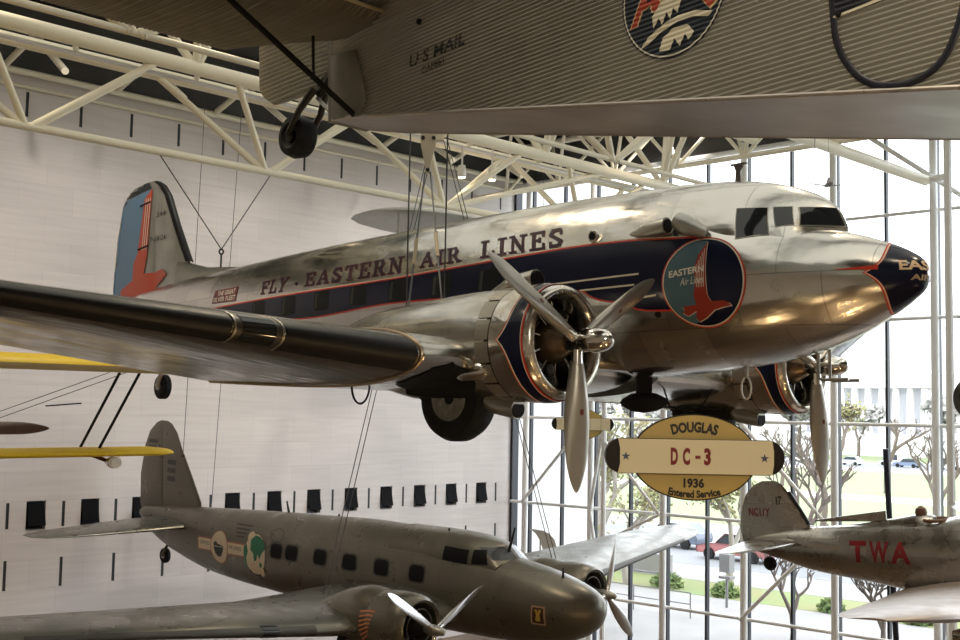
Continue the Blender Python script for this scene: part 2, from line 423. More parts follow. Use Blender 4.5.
for i, y in enumerate(ys):
    trim(MB().tube([(XG-.30, y, 0), (XG-.30, y, 16.9)], .115, 14), white_paint)
def post_brace(y0, z0, y1, z1, x=XG-.45, r=.06): trim(MB().tube([(x, y0, z0), (x, y1, z1)], r, 8), white_paint)
c_ = [YB - 2*PITCH*k + .05 for k in range(7)]
post_brace(c_[2], 4.7, c_[1], 7.86); post_brace(c_[2], 4.7, c_[1]+.1, 3.2, r=.05)
post_brace(c_[4], 4.7, c_[3], 7.86); post_brace(c_[3], 1.64, c_[4], 4.7)
post_brace(c_[1], 7.86, c_[0], 4.7); post_brace(c_[1]-.75, 7.86, c_[1]-.15, 4.6); post_brace(c_[1]-.75, 1.6, c_[1]-.15, 4.6)
post_brace(c_[5]+2.2, 16.7, 13.2, 14.1, r=.075); post_brace(14.35, 14.80, 13.73, 14.85, x=32.75, r=.10)
post_brace(c_[1]-.75, 0, c_[1]-.75, 11, r=.09)
post_brace(13.62, 0, 13.62, 16.9, x=32.5, r=.115); post_brace(13.9, 0, 13.65, 14.5, x=32.75, r=.05)

# ------------------------------------------------------------------ roof trusses (tubular)
def truss(label, yA, zA, rA, yB, zB, rB, yC, zC, rC, x0, x1, nodes, fan=True):
    t = thing('roof_truss', label, 'truss', ((x0+x1)/2, yC, zC), None, 'tubular roof trusses')
    off = Vector(t.location)
    def tb(name, pts, r, n=14): MB().tube([Vector(p) - off for p in pts], r, n).build(name, cream, t)
    tb('chord', [(x0, yA, zA), (x1, yA, zA)], rA, 20); tb('chord', [(x0, yB, zB), (x1, yB, zB)], rB, 18); tb('chord', [(x0, yC, zC), (x1, yC, zC)], rC, 16)
    for i, x in enumerate(nodes):
        for d in (-1, 1):
            h = 2.68*d
            if x0 < x + h < x1 + .5:
                tb('brace', [(x+.10*d, yC, zC), (x + h*.95, yB, zB)], .075)
                tb('brace', [(x+.05*d, yC, zC), (x + h*(.42 if d < 0 else .92), yA, zA)], .07)
        if fan:
            xn = x - 2.1
            for dx, dy in ((-2.6, 1.6), (-.9, -1.6), (.7, -1.6), (2.6, 1.6)):
                if x0 < xn + dx < x1: tb('strut', [(xn, yA, zA), (xn + dx, yA + dy, ZC-.1)], .085)
    for k in range(int((x1 - x0)/2.68)):
        x = x0 + 1.2 + 2.68*k
        tb('tie', [(x, yA, zA), (x+.5, yB, zB)], .055)
    MB().box((Vector(((x0+x1-3)/2, (yA+yB)/2, zA-.16)) - off), (x1-x0-3, .16, .04)).build('cable_tray', mat('tray_grey', (.6, .6, .6), .2, .4), t, 0)
    return t
truss('cream tubular roof truss above the airliner tail, running toward the glass wall', 20.75, 14.85, .15, 21.6, 14.80, .125, 21.15, 13.11, .082, X0, XG-.45, [9.66 + 5.36*k for k in range(-3, 5)])
truss('cream tubular roof truss hidden above the corrugated plane, its end showing at upper right', 14.35, 14.80, .15, 15.2, 14.72, .125, 14.75, 13.15, .05, X0, 25.0, [8.2 + 5.36*k for k in range(-2, 3)])
b2 = bpy.data.objects['roof_truss.001']
MB().tube([Vector((24.9, 14.35, 14.80)) - b2.location, Vector((XG-.9, 14.35, 14.80)) - b2.location], .15, 20).build('chord', cream, b2)
b1 = bpy.data.objects['roof_truss']
MB().tube([Vector((20.5, 21.15, 13.11)) - b1.location, Vector((26.2, 20.75, 14.80)) - b1.location], .07, 12).build('brace', cream, b1)
# lateral truss near the glass wall and purlins
tt = thing('cross_truss', 'cream tubular truss crossing under the ceiling close to the glass wall', 'truss', (31.5, 20, 17.0))
def xb(name, p, q, r): MB().tube([Vector(p) - tt.location, Vector(q) - tt.location], r, 12).build(name, cream, tt)
for x, z, r in ((31.5, 16.0, .085), (32.6, 17.9, .11), (30.4, 17.9, .11)): xb('chord', (x, 9, z), (x, 30.88, z), r)
for k in range(8):
    y = 9.5 + 2.5*k
    for x in (30.4, 32.6):
        xb('brace', (31.5, y, 16.0), (x, y+1.25, 17.9), .06); xb('brace', (31.5, y+2.5, 16.0), (x, y+1.25, 17.9), .06)
pr = thing('pipe_rack', 'row of bent cream pipes under the ceiling beside the stone wall', 'pipework', (15, 28, 17.5))
for k in range(9):
    x = 3.5 + 3.25*k
    MB().tube([Vector((x, YW-.4, 16.9)) - pr.location, Vector((x+.2, 29.2, 17.5)) - pr.location, Vector((x+.2, 28.9, 17.2)) - pr.location, Vector((x-.2, 26.7, 15.95)) - pr.location], .09, 10).build('pipe', cream, pr)
# ------------------------------------------------------------------ the big silver airliner
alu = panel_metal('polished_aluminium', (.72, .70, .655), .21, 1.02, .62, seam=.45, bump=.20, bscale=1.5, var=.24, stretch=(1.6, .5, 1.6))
alu2 = mat('bright_metal', (.80, .78, .74), 1, .16)
alu_dull = mat('grey_metal', (.50, .49, .45), .85, .36, var=.12, vscale=3, bump=.1)
navy = mat('navy_enamel', (.008, .011, .034), 0, .2, spec=.35)
red = mat('red_enamel', (.62, .045, .02), 0, .3)
cream_line = mat('cream_enamel', (.80, .72, .58), 0, .35)
sky_blue = mat('light_blue_enamel', (.085, .165, .205), 0, .35)
letter_m = mat('letter_maroon', (.030, .009, .026), 0, .35)
letter_edge = mat('letter_edge', (.26, .085, .07), 0, .35)
boot_m = mat('black_rubber_boot', (.014, .013, .012), 0, .40, var=.3, vscale=4, spec=.5)
glass_dark = mat('cockpit_glass', (.02, .024, .026), 0, .05, spec=.7)
brass = mat('engine_bronze', (.20, .14, .09), .9, .32, var=.5, vscale=9)
engine_dark = mat('engine_black', (.03, .028, .025), .5, .45)
white_txt = mat('white_enamel', (.85, .82, .74), 0, .4)

dc = thing('airliner', 'polished silver twin-engine airliner with FLY EASTERN AIR LINES lettering hanging above the others', 'airplane', (13.783, 5.993, 9.779), pose_rot(-.007, -.017, .013))
FD = Body([
 (.02, .02, -.06, -.02, .03, 2), (.07, .12, -.20, -.03, .14, 2), (.22, .24, -.33, -.03, .27, 2), (.50, .38, -.50, -.03, .46, 2), (.80, .50, -.66, -.03, .64, 2.05),
 (1.15, .60, -.80, -.02, .79, 2.1), (1.6, .76, -.93, 0, .93, 2.15), (2.2, 1.02, -1.04, .04, 1.04, 2.2), (3.0, 1.40, -1.12, .08, 1.12, 2.2), (4.0, 1.49, -1.17, .1, 1.16, 2.2),
 (6.0, 1.51, -1.20, .1, 1.17, 2.2), (8.2, 1.48, -1.18, .1, 1.16, 2.2), (10.0, 1.45, -1.06, .14, 1.11, 2.15), (12.0, 1.40, -.86, .22, 1.0, 2.1), (14.0, 1.32, -.62, .32, .84, 2.1),
 (16.0, 1.24, -.34, .42, .62, 2.05), (17.8, 1.12, -.02, .52, .38, 2), (19.0, .98, .28, .62, .18, 2), (19.5, .82, .50, .66, .07, 2), (19.6, .72, .60, .66, .02, 2)])
dfus = FD.mesh(96, 64, bias=1.25).build('fuselage', alu, dc)
# cockpit roof with the stepped windscreen
def cabpt(a, w, base, top, rake, q, n=2.5):
    th = PI * q; co, si = math.cos(th), math.sin(th)
    s = w * math.copysign(abs(co)**(2/n), co); u = base + (top - base) * abs(si)**(2/n)
    return P(a + rake * (math.sqrt(s*s + .004) - .06), s, u)
cabf = [pchip([0, 1, 2, 3, 4, 5], v) for v in ([1.03, 1.20, 1.62, 2.15, 2.7, 3.4], [.73, .77, .87, .97, 1.03, 1.06], [.30, .25, .10, .0, .0, .0], [.58, .93, 1.19, 1.35, 1.425, 1.475], [.62, .60, .34, .08, 0, 0])]
cab = MB().loft([[cabpt(*[f(k / 8) for f in cabf], j / 40) for j in range(41)] for k in range(41)], closed=False, cap0=True, cap1=True).build('cockpit_roof', alu, dc, 30)
fb = fcb = bvh_of(dfus, cab)
stbd = lambda a, u: (P(a, 6, u), P(0, -1, 0))
# dark band with red edges
top_u = pchip([2.7, 3.14, 3.535, 4.47, 5.59, 6.4, 7.26, 8.44, 9.76, 10.94, 13, 15], [.536, .558, .584, .597, .562, .533, .504, .46, .444, .434, .40, .35]); bot_u = pchip([3.0, 4.3, 7.1, 8.2, 10.6, 13, 15], [-.37, -.05, .07, .086, -.01, .12, .28])
def band(x0, x1, lo, hi, n=60): return [(x0 + (x1-x0)*i/n, lo(x0 + (x1-x0)*i/n)) for i in range(n+1)] + [(x1 + (x0-x1)*i/n, hi(x1 + (x0-x1)*i/n)) for i in range(n+1)]
def lowline(a):
    if a > 4.42: return bot_u(a) if a > 4.9 else .062 + (a-4.9)*.17
    t = [(4.42, -.02), (4.34, -.03), (4.26, -.10), (4.083, -.165), (3.82, -.21), (3.62, -.215), (3.58, -.29), (3.50, -.32), (3.3, -.35), (2.9, -.37)]
    return float(np.interp(-a, [-p[0] for p in t], [p[1] for p in t]))
decal('stripe', tess([band(2.6, 14.6, lowline, top_u, 120)]), stbd, fb, .006, navy, dc, .1)
decal('stripe_edge', tess([band(2.6, 14.6, lambda a: top_u(a)-.002, lambda a: top_u(a)+.022)]), stbd, fb, .007, red, dc, .1)
decal('stripe_edge', tess([band(2.6, 14.6, lambda a: top_u(a)+.022, lambda a: top_u(a)+.036)]), stbd, fb, .007, cream_line, dc, .1)
decal('stripe_edge', tess([band(2.6, 13.2, lambda a: lowline(a)-.025, lowline, 160)]), stbd, fb, .007, red, dc, .06)
for x0, x1, u0, u1 in ((4.85, 3.43, .105, .128), (4.42, 3.5, -.022, -.012), (3.38, 3.17, -.182, -.17)):
    decal('pinstripe', tess([[(x1, u1-.012), (x0, u0-.012), (x0, u0+.012), (x1, u1+.012)]]), stbd, fb, .009, cream_line, dc, .1)
for i in range(7):
    a = 6.37 + 1.02*i - .2; u = .27 - .012*max(0, i-3)
    rr = lambda w, h, r=.07: [(a + sx*(w/2-r) + r*math.cos(t), u + sy*(h/2-r) + r*math.sin(t)) for sx, sy, t0 in ((1,1,0),(-1,1,PI/2),(-1,-1,PI),(1,-1,1.5*PI)) for t in (t0, t0+PI/4, t0+PI/2)]
    w = decal('cabin_window', tess([rr(.44, .34)]), stbd, fb, .010, mat('cabin_glass_dark', (.012, .014, .014), 0, .35, spec=.15), dc, .1)
    decal('curtain', tess([[(a+.13, u-.14), (a+.19, u-.14), (a+.17, u+.14), (a+.12, u+.14)]]), stbd, fb, .012, mat('curtain_cloth', (.055, .058, .05), 0, .8), w, .1)
# titles
def quadmap(bl, br, tl, tr):
    return lambda x, y: tuple((bl[k]*(1-x) + br[k]*x)*(1-y) + (tl[k]*(1-x) + tr[k]*x)*y for k in (0, 1))
for word, bl, br_, tl, tr_ in (('FLY', (12.261, .532), (11.47, .524), (12.308, .757), (11.43, .773)), ('EASTERN', (10.843, .562), (8.171, .569), (10.883, .787), (8.23, .832)),
                               ('AIR', (7.753, .605), (6.84, .623), (7.803, .836), (6.941, .852)), ('LINES', (6.403, .635), (4.793, .653), (6.479, .883), (4.88, .914))):
    qm = quadmap(bl, br_, tl, tr_)
    for grow, m, off, nm in ((.02, letter_edge, .008, 'lettering_edge'), (0, letter_m, .011, 'lettering')):
        sh, w = slab(word, .18, .24, grow)
        decal(nm, xf2d(sh, lambda x, y: qm(x/w, y)), stbd, fb, off, m, dc, .15)
decal('lettering', tess([ell(11.13, .63, .04, .032)]), stbd, fb, .01, letter_m, dc)
# small red box of words by the tail
PLQ = quadmap((14.096, .482), (13.146, .468), (14.058, .742), (13.173, .756))
decal('title_plate', tess([[PLQ(*p) for p in ((0, 0), (1, 0), (1, 1), (0, 1))]]), stbd, fb, .008, mat('plate_maroon', (.16, .02, .02), 0, .35), dc)
for t, y0, x0 in (('THE GREAT', .54, .16), ('SILVER FLEET', .10, .04)):
    sh = fit2d(text2d(t, .02), x0, .97 if y0 < .5 else .92, y0, y0 + .34)
    decal('title_text', xf2d(sh, PLQ), stbd, fb, .010, white_txt, dc)
# round emblem
EC, EU, RA_, RU = 2.487, -.045, .552, .540
decal('emblem_ring', tess([ell(EC, EU, RA_+.036, RU+.034, 72)]), stbd, fb, .010, red, dc)
decal('emblem_ring', tess([ell(EC, EU, RA_+.018, RU+.016, 72)]), stbd, fb, .013, cream_line, dc)
em = decal('emblem', tess([ell(EC, EU, RA_, RU, 72)]), stbd, fb, .016, navy, dc)
E2 = lambda x, y: (EC - x*RA_, EU + y*RU)         # emblem coordinates, x toward the nose
def edec(nm, pts, off, m): return decal(nm, tess([[E2(*p) for p in pts]]), stbd, fb, off, m, em, .08)
arc = [(math.cos(t), math.sin(t)) for t in np.linspace(math.radians(97), math.radians(254), 40)]
edec('emblem_field', [(.10, .96)] + [(x*.985, y*.985) for x, y in arc] + [(-.05, -.80), (.06, -.3), (.10, .2)], .019, sky_blue)
wingp = [(.10, .93), (-.10, .62), (-.18, .35), (-.17, -.08), (-.22, -.30), (-.18, -.52), (-.55, -.55), (-.50, -.63), (-.56, -.68), (-.48, -.74), (-.42, -.76), (-.2, -.66), (-.24, -.82), (-.18, -.9), (.02, -.82), (.25, -.66), (.50, -.60), (.68, -.58), (.62, -.50), (.5, -.46), (.20, -.46), (.12, -.30), (.10, .2)]
edec('emblem_bird_edge', [(x*1.03 + .01, y*1.02 - .005) for x, y in wingp], .021, cream_line)
bird_red = mat('bird_red', (.36, .035, .02), 0, .45)
edec('emblem_bird', wingp, .024, bird_red)
for k in range(5):
    x = -.125 + .045*k
    edec('emblem_feather', [(x-.008, -.12), (x+.008, -.12), (x+.008, .42+.09*k), (x-.008, .40+.09*k)], .027, cream_line)
sh = fit2d(text2d('EASTERN', .03), -.84, .07, .14, .30)
decal('emblem_text', xf2d(sh, lambda x, y: E2(x, y + .10*(x+.84))), stbd, fb, .030, white_txt, em)
sh = fit2d(text2d('Air Lines', .0), -.55, .05, -.06, .12)
decal('emblem_text', xf2d(sh, lambda x, y: E2(x + .2*(y+.06), y + .06*(x+.5))), stbd, fb, .030, white_txt, em)
# nose cap: scalloped edge with cusps on both sides
def capline(th, extra=0):
    d = min(abs(math.atan2(math.sin(th), math.cos(th))), abs(PI - abs(math.atan2(math.sin(th), math.cos(th))))) / (PI/2)
    return .36 + .20 * math.exp(-(d/.16)) + .10 * (d**2) * (1 if math.sin(th) < 0 else .95) + extra
def capmesh(g, ex0, ex1, n0=.022):
    rows = []
    for i in range(25):
        r = []
        for k in range(96):
            th = 2*PI*k/96; a1 = capline(th, ex1); a0 = n0 if ex0 is None else capline(th, ex0)
            r.append(FD.pt(a0 + (a1-a0)*i/24, th, g))
        rows.append(r)
    return MB().loft(rows, True, ex0 is None, False)
ncap = capmesh(.006, None, 0).build('nose_cap', navy, dc)
capmesh(.008, 0, .035).build('nose_cap_edge', red, dc); capmesh(.009, .005, .016).build('nose_cap_edge', cream_line, dc)
decal('nose_spear', tess([[(.90, .01), (.45, .055), (.45, .0)]]), stbd, fb, .009, red, dc, .05)
nb = bvh_of(ncap)
def noseray(x, y):     # x: metres across, seen from starboard bow
    az = math.radians(46) - x / .40
    d = Vector((-math.sin(az), -math.cos(az), 0)); c = Vector((0, .62, y)); return c + d*3, -d
for t, x0, x1, y0, y1, m in (('EASTERN', .055, .755, -.005, .115, mat('nose_gold', (.85, .62, .40), 0, .35)), ('AIR LINES', .15, .65, -.125, -.055, mat('nose_tan', (.50, .38, .24), 0, .4))):
    decal('nose_text', fit2d(text2d(t, .035), x0, x1, y0, y1), noseray, nb, .004, m, ncap, .04)
# glazing
front = lambda s, u: (P(-3, s, u), P(1, 0, 0))
frame_m = mat('window_frame', (.62, .60, .52), .4, .4)
def pane(nm, pts, ray, g=.012):
    cx = sum(p[0] for p in pts)/len(pts); cy = sum(p[1] for p in pts)/len(pts)
    gr = [(cx + (x-cx)*(1 + g*2/abs(max(p[0] for p in pts)-min(p[0] for p in pts)) ), cy + (y-cy)*(1 + g*2/abs(max(p[1] for p in pts)-min(p[1] for p in pts)))) for x, y in pts]
    f = decal('window_frame', tess([gr]), ray, fcb, .006, frame_m, dc, .08)
    decal('pane', tess([pts]), ray, fcb, .012, glass_dark, f, .08)
for sg in (1, -1):
    sd = lambda a, u, sg=sg: (P(a, 6*sg, u), P(0, -sg, 0))
    pane('side', [(2.085, .485), (1.71, .525), (1.78, .872), (2.14, .885)], sd)
    pane('quarter', [(1.64, .615), (1.455, .635), (1.525, .875), (1.715, .873)], sd)
    pane('front', [(.03*sg, .645), (.03*sg, .89), (.455*sg, .868), (.555*sg, .625)], front)
# fin, rudder, fillet, tailplane
fin_m = mat('fin_grey', (.46, .46, .40), .7, .42, var=.15, vscale=2)
fin = vfin([(.9, 15.7, 17.70, .10), (1.55, 16.25, 17.73, .09), (2.5, 16.82, 17.81, .085), (3.2, 17.22, 17.86, .08), (3.45, 17.48, 17.88, .07), (3.58, 17.70, 17.90, .05), (3.62, 17.82, 17.91, .02)]).build('fin', fin_m, dc)
MB().loft([[P(a, .07*math.cos(t)*w, 1.2 + (h-1.2)*math.sin(t)) for t in np.linspace(0, PI, 13)] for a, h, w in ((13.5, 1.28, .5), (14.6, 1.36, 1.5), (15.6, 1.44, 2), (16.3, 1.6, 2), (16.7, 1.75, 1.6))], closed=False).build('fin_fillet', fin_m, dc)
rud = vfin([(.15, 17.8, 19.35, .06), (.6, 17.70, 19.55, .07), (1.3, 17.71, 19.6, .07), (2.4, 17.80, 19.5, .065), (3.2, 17.86, 19.3, .06), (3.40, 17.88, 19.12, .055), (3.55, 17.90, 18.8, .05), (3.62, 17.91, 18.3, .02)]).build('rudder', fin_m, dc)
fbv = bvh_of(fin, rud); rbv = bvh_of(rud)
FX = lambda x, y: (19.37 - (x+3-122)*.0443, 3.37 - (y-200)*.0236)       # tail livery sketch grid
def tdec(nm, pts, off, m, bv=None): return decal(nm, tess([[FX(*p) for p in pts]]), stbd, bv or rbv, off, m, rud, .12)
tdec('rudder_panel', [(119, 204), (151, 197), (147, 262), (142, 300), (110.5, 300), (112, 280)], .008, mat('tail_blue', (.13, .25, .38), 0, .4))
tdec('rudder_tip', [(119.5, 203), (150.5, 196), (144, 184), (138, 187), (132, 190), (124, 196)], .016, mat('tail_navy', (.02, .025, .035), 0, .4))
tail_red = mat('tail_red', (.60, .085, .035), 0, .4)
tdec('tail_bird', [(145, 206), (151.5, 197), (150, 262), (148, 279), (156, 279), (165, 277), (170, 283), (158, 294), (146, 303), (134, 303), (124, 296), (125, 291), (137, 284), (137, 268), (141, 258)], .022, tail_red, fbv)
for x in (146.4, 148.2, 150.0): tdec('tail_feather', [(x-.3-.8, 256), (x+.3-.8, 256), (x+.3+.6, 206), (x-.3+.6, 206)], .030, cream_line)
for y in (211.5, 254): tdec('hinge', [(141, y), (151, y-2.5), (151, y-.8), (141, y+1.7)], .034, black)
for t, x0, x1, y0, y1 in (('344', 156, 165.5, 226, 221), ('N18124', 152, 166.5, 249, 244)):
    decal('registration', xf2d(fit2d(text2d(t, .01), x0, x1, y0, y1), FX), stbd, fbv, .012, mat('number_grey', (.10, .10, .09), 0, .5), fin)
bt = [(1.62, 16.22), (2.5, 16.79), (3.2, 17.19), (3.45, 17.44), (3.58, 17.70)]
MB().loft([[P(a + .16*(1 - math.cos(t)) - .02, .085*math.sin(t), u) for t in np.linspace(-1.5, 1.5, 9)] for u, a in bt], closed=False, cap0=False, cap1=False).build('deicer_boot', boot_m, dc)
for sg in (1, -1):
    wing([(.25*sg, 16.2, 2.5, .62, .10), (2.6*sg, 16.95, 1.7, .66, .10), (3.7*sg, 17.3, 1.2, .68, .09), (4.0*sg, 17.6, .75, .69, .06)]).build('tailplane', fin_m, dc)
# wings
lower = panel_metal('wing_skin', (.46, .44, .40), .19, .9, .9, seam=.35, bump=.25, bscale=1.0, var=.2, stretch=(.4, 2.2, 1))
WR = lambda s: (4.15 + max(0, abs(s)-4.3)*.275, 4.45 - max(0, abs(s)-4.3)*.304, -1.10 + max(0, abs(s)-4.3)*(.0875 if s > 0 else .265))
for sg in (1, -1):
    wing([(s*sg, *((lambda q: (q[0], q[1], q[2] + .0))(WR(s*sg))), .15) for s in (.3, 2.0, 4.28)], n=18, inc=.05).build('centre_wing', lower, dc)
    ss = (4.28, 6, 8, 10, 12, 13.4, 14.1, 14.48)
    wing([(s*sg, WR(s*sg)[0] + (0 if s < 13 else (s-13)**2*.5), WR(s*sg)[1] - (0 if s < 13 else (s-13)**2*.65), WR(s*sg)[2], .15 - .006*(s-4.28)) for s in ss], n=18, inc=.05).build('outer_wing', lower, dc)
    for s0, s1 in ((4.38, 5.94), (6.53, 13.2)):
        wing([(s*sg, *WR(s*sg), .15 - .006*(s-4.28)) for s in np.linspace(s0, s1, 6)], clip=.062, grow=.007, n=40, inc=.05).build('deicer_boot', boot_m, dc, 60)
    l = wing([(s*sg, *WR(s*sg), .15 - .006*(s-4.28)) for s in np.linspace(5.97, 6.50, 4)], clip=.06, grow=.006, n=40, inc=.05).build('landing_light_bay', mat('bay_dark', (.10, .095, .085), .6, .4), dc, 60)
    wing([(s*sg, *WR(s*sg), .15 - .006*(s-4.28)) for s in np.linspace(6.05, 6.42, 4)], clip=.045, grow=.012, n=40, inc=.05).build('lens', glass_dark, l, 60)
    for s in (5.97, 6.50): wing([(s2*sg, *WR(s2*sg), .15 - .006*(s2-4.28)) for s2 in (s-.012, s+.012)], clip=.068, grow=.014, n=40, inc=.05).build('strap', alu_dull, l, 60)
    f = [(x, z - .05*x) for x, z in foil(24, .156, .02)]
    MB().tube([P(4.15 + x*4.45, 4.33*sg, -1.10 + z*4.45) for x, z in f + f[:1]], .016, 6).build('joint_fairing', mat('fairing_tan', (.55, .42, .30), .8, .35), dc)
# engines, nacelles, wheels
PA, PU, ES = 3.076, -.898, 2.82
cowl_skin = panel_metal('cowl_skin', (.70, .66, .60), .22, 3, 3, seam=.2, bump=.15, bscale=2.5)
def L3(s0): return lambda a, x, y: P(a, s0 + x, PU + y)
for sg in (1, -1):
    s0 = ES*sg; fn = L3(s0)
    prof = [(3.86, .715), (3.7, .728), (3.5, .728), (3.36, .712), (3.26, .68), (3.22, .64), (3.22, .605), (3.26, .572), (3.4, .555), (3.7, .555), (4.1, .58)]
    cw = MB().lathe(prof, fn, 64, False, False).build('cowling', cowl_skin, dc, 50)
    def ring(nm, g, f0, f1, m, n=128, rows=8):
        cr = pchip([3.22, 3.26, 3.36, 3.5, 3.7, 3.86], [.64, .68, .712, .728, .728, .715])
        MB().grid(lambda i, j: fn((f0(2*PI*i) + (f1(2*PI*i) - f0(2*PI*i))*j), (cr(f0(2*PI*i) + (f1(2*PI*i) - f0(2*PI*i))*j) + g)*math.cos(2*PI*i), (cr(f0(2*PI*i) + (f1(2*PI*i) - f0(2*PI*i))*j) + g)*math.sin(2*PI*i)), n, rows, True).build(nm, m, cw, 0)
    cusp = lambda t: 3.80 + .30*math.exp(-3.2*abs(math.sin(t*1.0)))*(1 if True else 0)
    back = lambda t: 3.50 + .20*(math.exp(-4.5*abs(math.sin(t)))) + .06*math.exp(-5*abs(math.cos(t)))
    ring('cowl_band', .004, lambda t: 3.335, back, navy)
    ring('cowl_edge', .006, lambda t: back(t), lambda t: back(t) + .022, red)
    ring('cowl_edge', .007, lambda t: back(t) - .012, lambda t: back(t) + .006, cream_line)
    ring('cowl_edge', .006, lambda t: 3.315, lambda t: 3.337, red); ring('cowl_edge', .007, lambda t: 3.337, lambda t: 3.345, cream_line)
    # cowl flaps
    for k in range(16):
        t0, t1 = 2*PI*k/16 + .02, 2*PI*(k+1)/16 - .02
        MB().grid(lambda i, j: fn(3.88 + .22*j, (.712 + .006*j)*math.cos(t0 + (t1-t0)*i), (.712 + .006*j)*math.sin(t0 + (t1-t0)*i)), 4, 3).build('cowl_flap', mat('flap_grey', (.40, .38, .33), .8, .4), cw, 0)
    nr = [(3.95, .70, .70, .70, -.03), (4.4, .70, .69, .71, -.01), (5.0, .68, .66, .70, 0), (5.6, .66, .62, .70, 0), (6.4, .60, .56, .56, 0), (7.2, .50, .42, .34, -.04), (8.0, .34, .24, .22, -.08), (8.7, .12, .08, .08, -.12)]
    nf = [pchip([r[0] for r in nr], [r[i] for r in nr]) for i in (1, 2, 3, 4)]
    nac = MB().loft([[P(a, s0 + nf[0](a)*math.cos(t), PU + .03 + nf[3](a) + (nf[1](a) if math.sin(t) > 0 else nf[2](a))*math.sin(t)) for t in np.linspace(0, 2*PI, 48, endpoint=False)] for a in np.linspace(3.95, 8.7, 44)]).build('nacelle', alu, dc)
    MB().lathe([(3.75, .60), (4.0, .69)], fn, 48, False, False).build('cowl_gap', engine_dark, dc)
    nbv = bvh_of(nac); sd = lambda a, u, sg=sg: (P(a, 6*sg, u), P(0, -sg, 0))
    cw_ = [o for o in dc.children if o.name.split('.')[0] in ('centre_wing', 'outer_wing') and (o.data.vertices[0].co.x < 0) == (sg > 0)]
    decal('soot_panel', tess([[(5.03, 3.97), (5.77, 3.10), (5.2, 2.98), (4.6, 3.0), (4.3, 3.3), (4.175, 3.81), (4.27, 4.06), (4.56, 4.11)]]), lambda a, s, sg=sg: (P(a, s*sg, -4), P(0, 0, 1)), bvh_of(nac, *cw_), .012, black, nac, .08)
    MB().lathe([(3.98, .06), (4.06, .11), (4.2, .125), (4.42, .12), (4.5, .08)], lambda a, x, y: P(a, s0 + sg*.60 + x*.7, PU - .35 + y), 18).build('exhaust_fairing', alu2, dc)
    MB().tube([fn(4.5, 0, .62), fn(4.1, 0, .76), fn(3.72, 0, .79)], [.08, .13, .14], 16).build('air_scoop', alu, dc)
    MB().tube([fn(3.73, 0, .79), fn(3.71, 0, .79)], .115, 16).build('scoop_mouth', black, dc)
    oc = MB().tube([fn(4.7, 0, -.60), fn(4.4, 0, -.74), fn(4.02, 0, -.80)], [.08, .12, .125], 18).build('oil_cooler', alu_dull, dc)
    MB().tube([fn(4.03, 0, -.80), fn(4.01, 0, -.80)], .108, 18).build('intake', black, oc)
    # radial engine
    en = MB().lathe([(3.9, .28), (3.6, .27), (3.5, .26), (3.40, .24), (3.30, .18), (3.2, .12)], fn, 28).build('engine', brass, dc)
    MB().lathe([(3.9, .55), (3.91, .55)], fn, 40).build('baffle', engine_dark, en)
    for k in range(9):
        t = 2*PI*k/9 + .2; cx, sx = math.cos(t), math.sin(t); cy = MB()
        for j in range(8): 
            r = .29 + j*.032
            cy.tube([fn(3.62, cx*r, sx*r), fn(3.62, cx*(r+.016), sx*(r+.016))], .085, 14)
        cy.tube([fn(3.62, cx*.25, sx*.25), fn(3.62, cx*.55, sx*.55)], .065, 12)
        cy.build('cylinder', mat('cylinder_grey', (.10, .095, .088), .85, .32, var=.4, vscale=14), en, 30)
        MB().tube([fn(3.46, cx*.24 - sx*.03, sx*.24 + cx*.03), fn(3.54, cx*.52 - sx*.04, sx*.52 + cx*.04)], .012, 6).build('pushrod', alu2, en)
    pr_ = MB().lathe([(3.24, .09), (3.16, .12), (3.0, .12), (2.96, .12), (2.92, .145), (2.76, .145), (2.64, .125), (2.57, .085), (2.535, .02)], fn, 28).build('propeller', alu2, dc)
    ph = .003 if sg > 0 else .114
    for k in range(3):
        t = ph + k*2*PI/3 + PI
        bm_ = blade_mesh(1.79, .16, .32, .80, .35, hand=-1)
        R = Matrix.Rotation(-t, 3, 'Y'); o = Vector(P(PA, s0, PU))
        bm_.v = [R @ p + o for p in bm_.v]
        bl = bm_.build('blade', mat('blade_grey', (.46, .44, .40), .75, .35, var=.1), pr_)
        g = MB().tube([R @ P(0, 0, .1) + o, R @ P(0, 0, .27) + o], .075, 14).build('blade_grip', alu2, pr_)
        dv = bvh_of(bl); fd = lambda s, u, R=R, o=o: (o + R @ P(-2, s, u), R @ P(1, 0, 0))
        decal('blade_badge', tess([ell(.0, .84, .022, .04, 20)]), fd, dv, .004, mat('badge_red', (.16, .03, .02), 0, .5), bl, .1)
    # main wheel, half out of its bay
    wh = MB().lathe([(-.17, .30), (-.2, .42), (-.18, .52), (-.08, .565), (.08, .565), (.18, .52), (.2, .42), (.17, .30)], lambda t, x, y: P(5.08 + x, s0 + t, -1.545 + y), 44).build('main_wheel', rubber, dc)
    MB().lathe([(.12, .05), (.185, .10), (.17, .2), (.195, .27), (.20, .30), (.15, .31)], lambda t, x, y: P(5.08 + x, s0 + t*sg, -1.545 + y), 30).build('hub', mat('hub_grey', (.30, .29, .26), .5, .5, var=.4, vscale=12), wh, 30)
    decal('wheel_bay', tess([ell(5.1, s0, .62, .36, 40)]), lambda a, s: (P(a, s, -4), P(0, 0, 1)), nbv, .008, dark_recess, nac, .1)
    MB().tube([P(5.8, s0-.25*sg, -1.45), P(5.08, s0-.25*sg, -1.545)], .05, 8).build('gear_strut', engine_dark, dc)
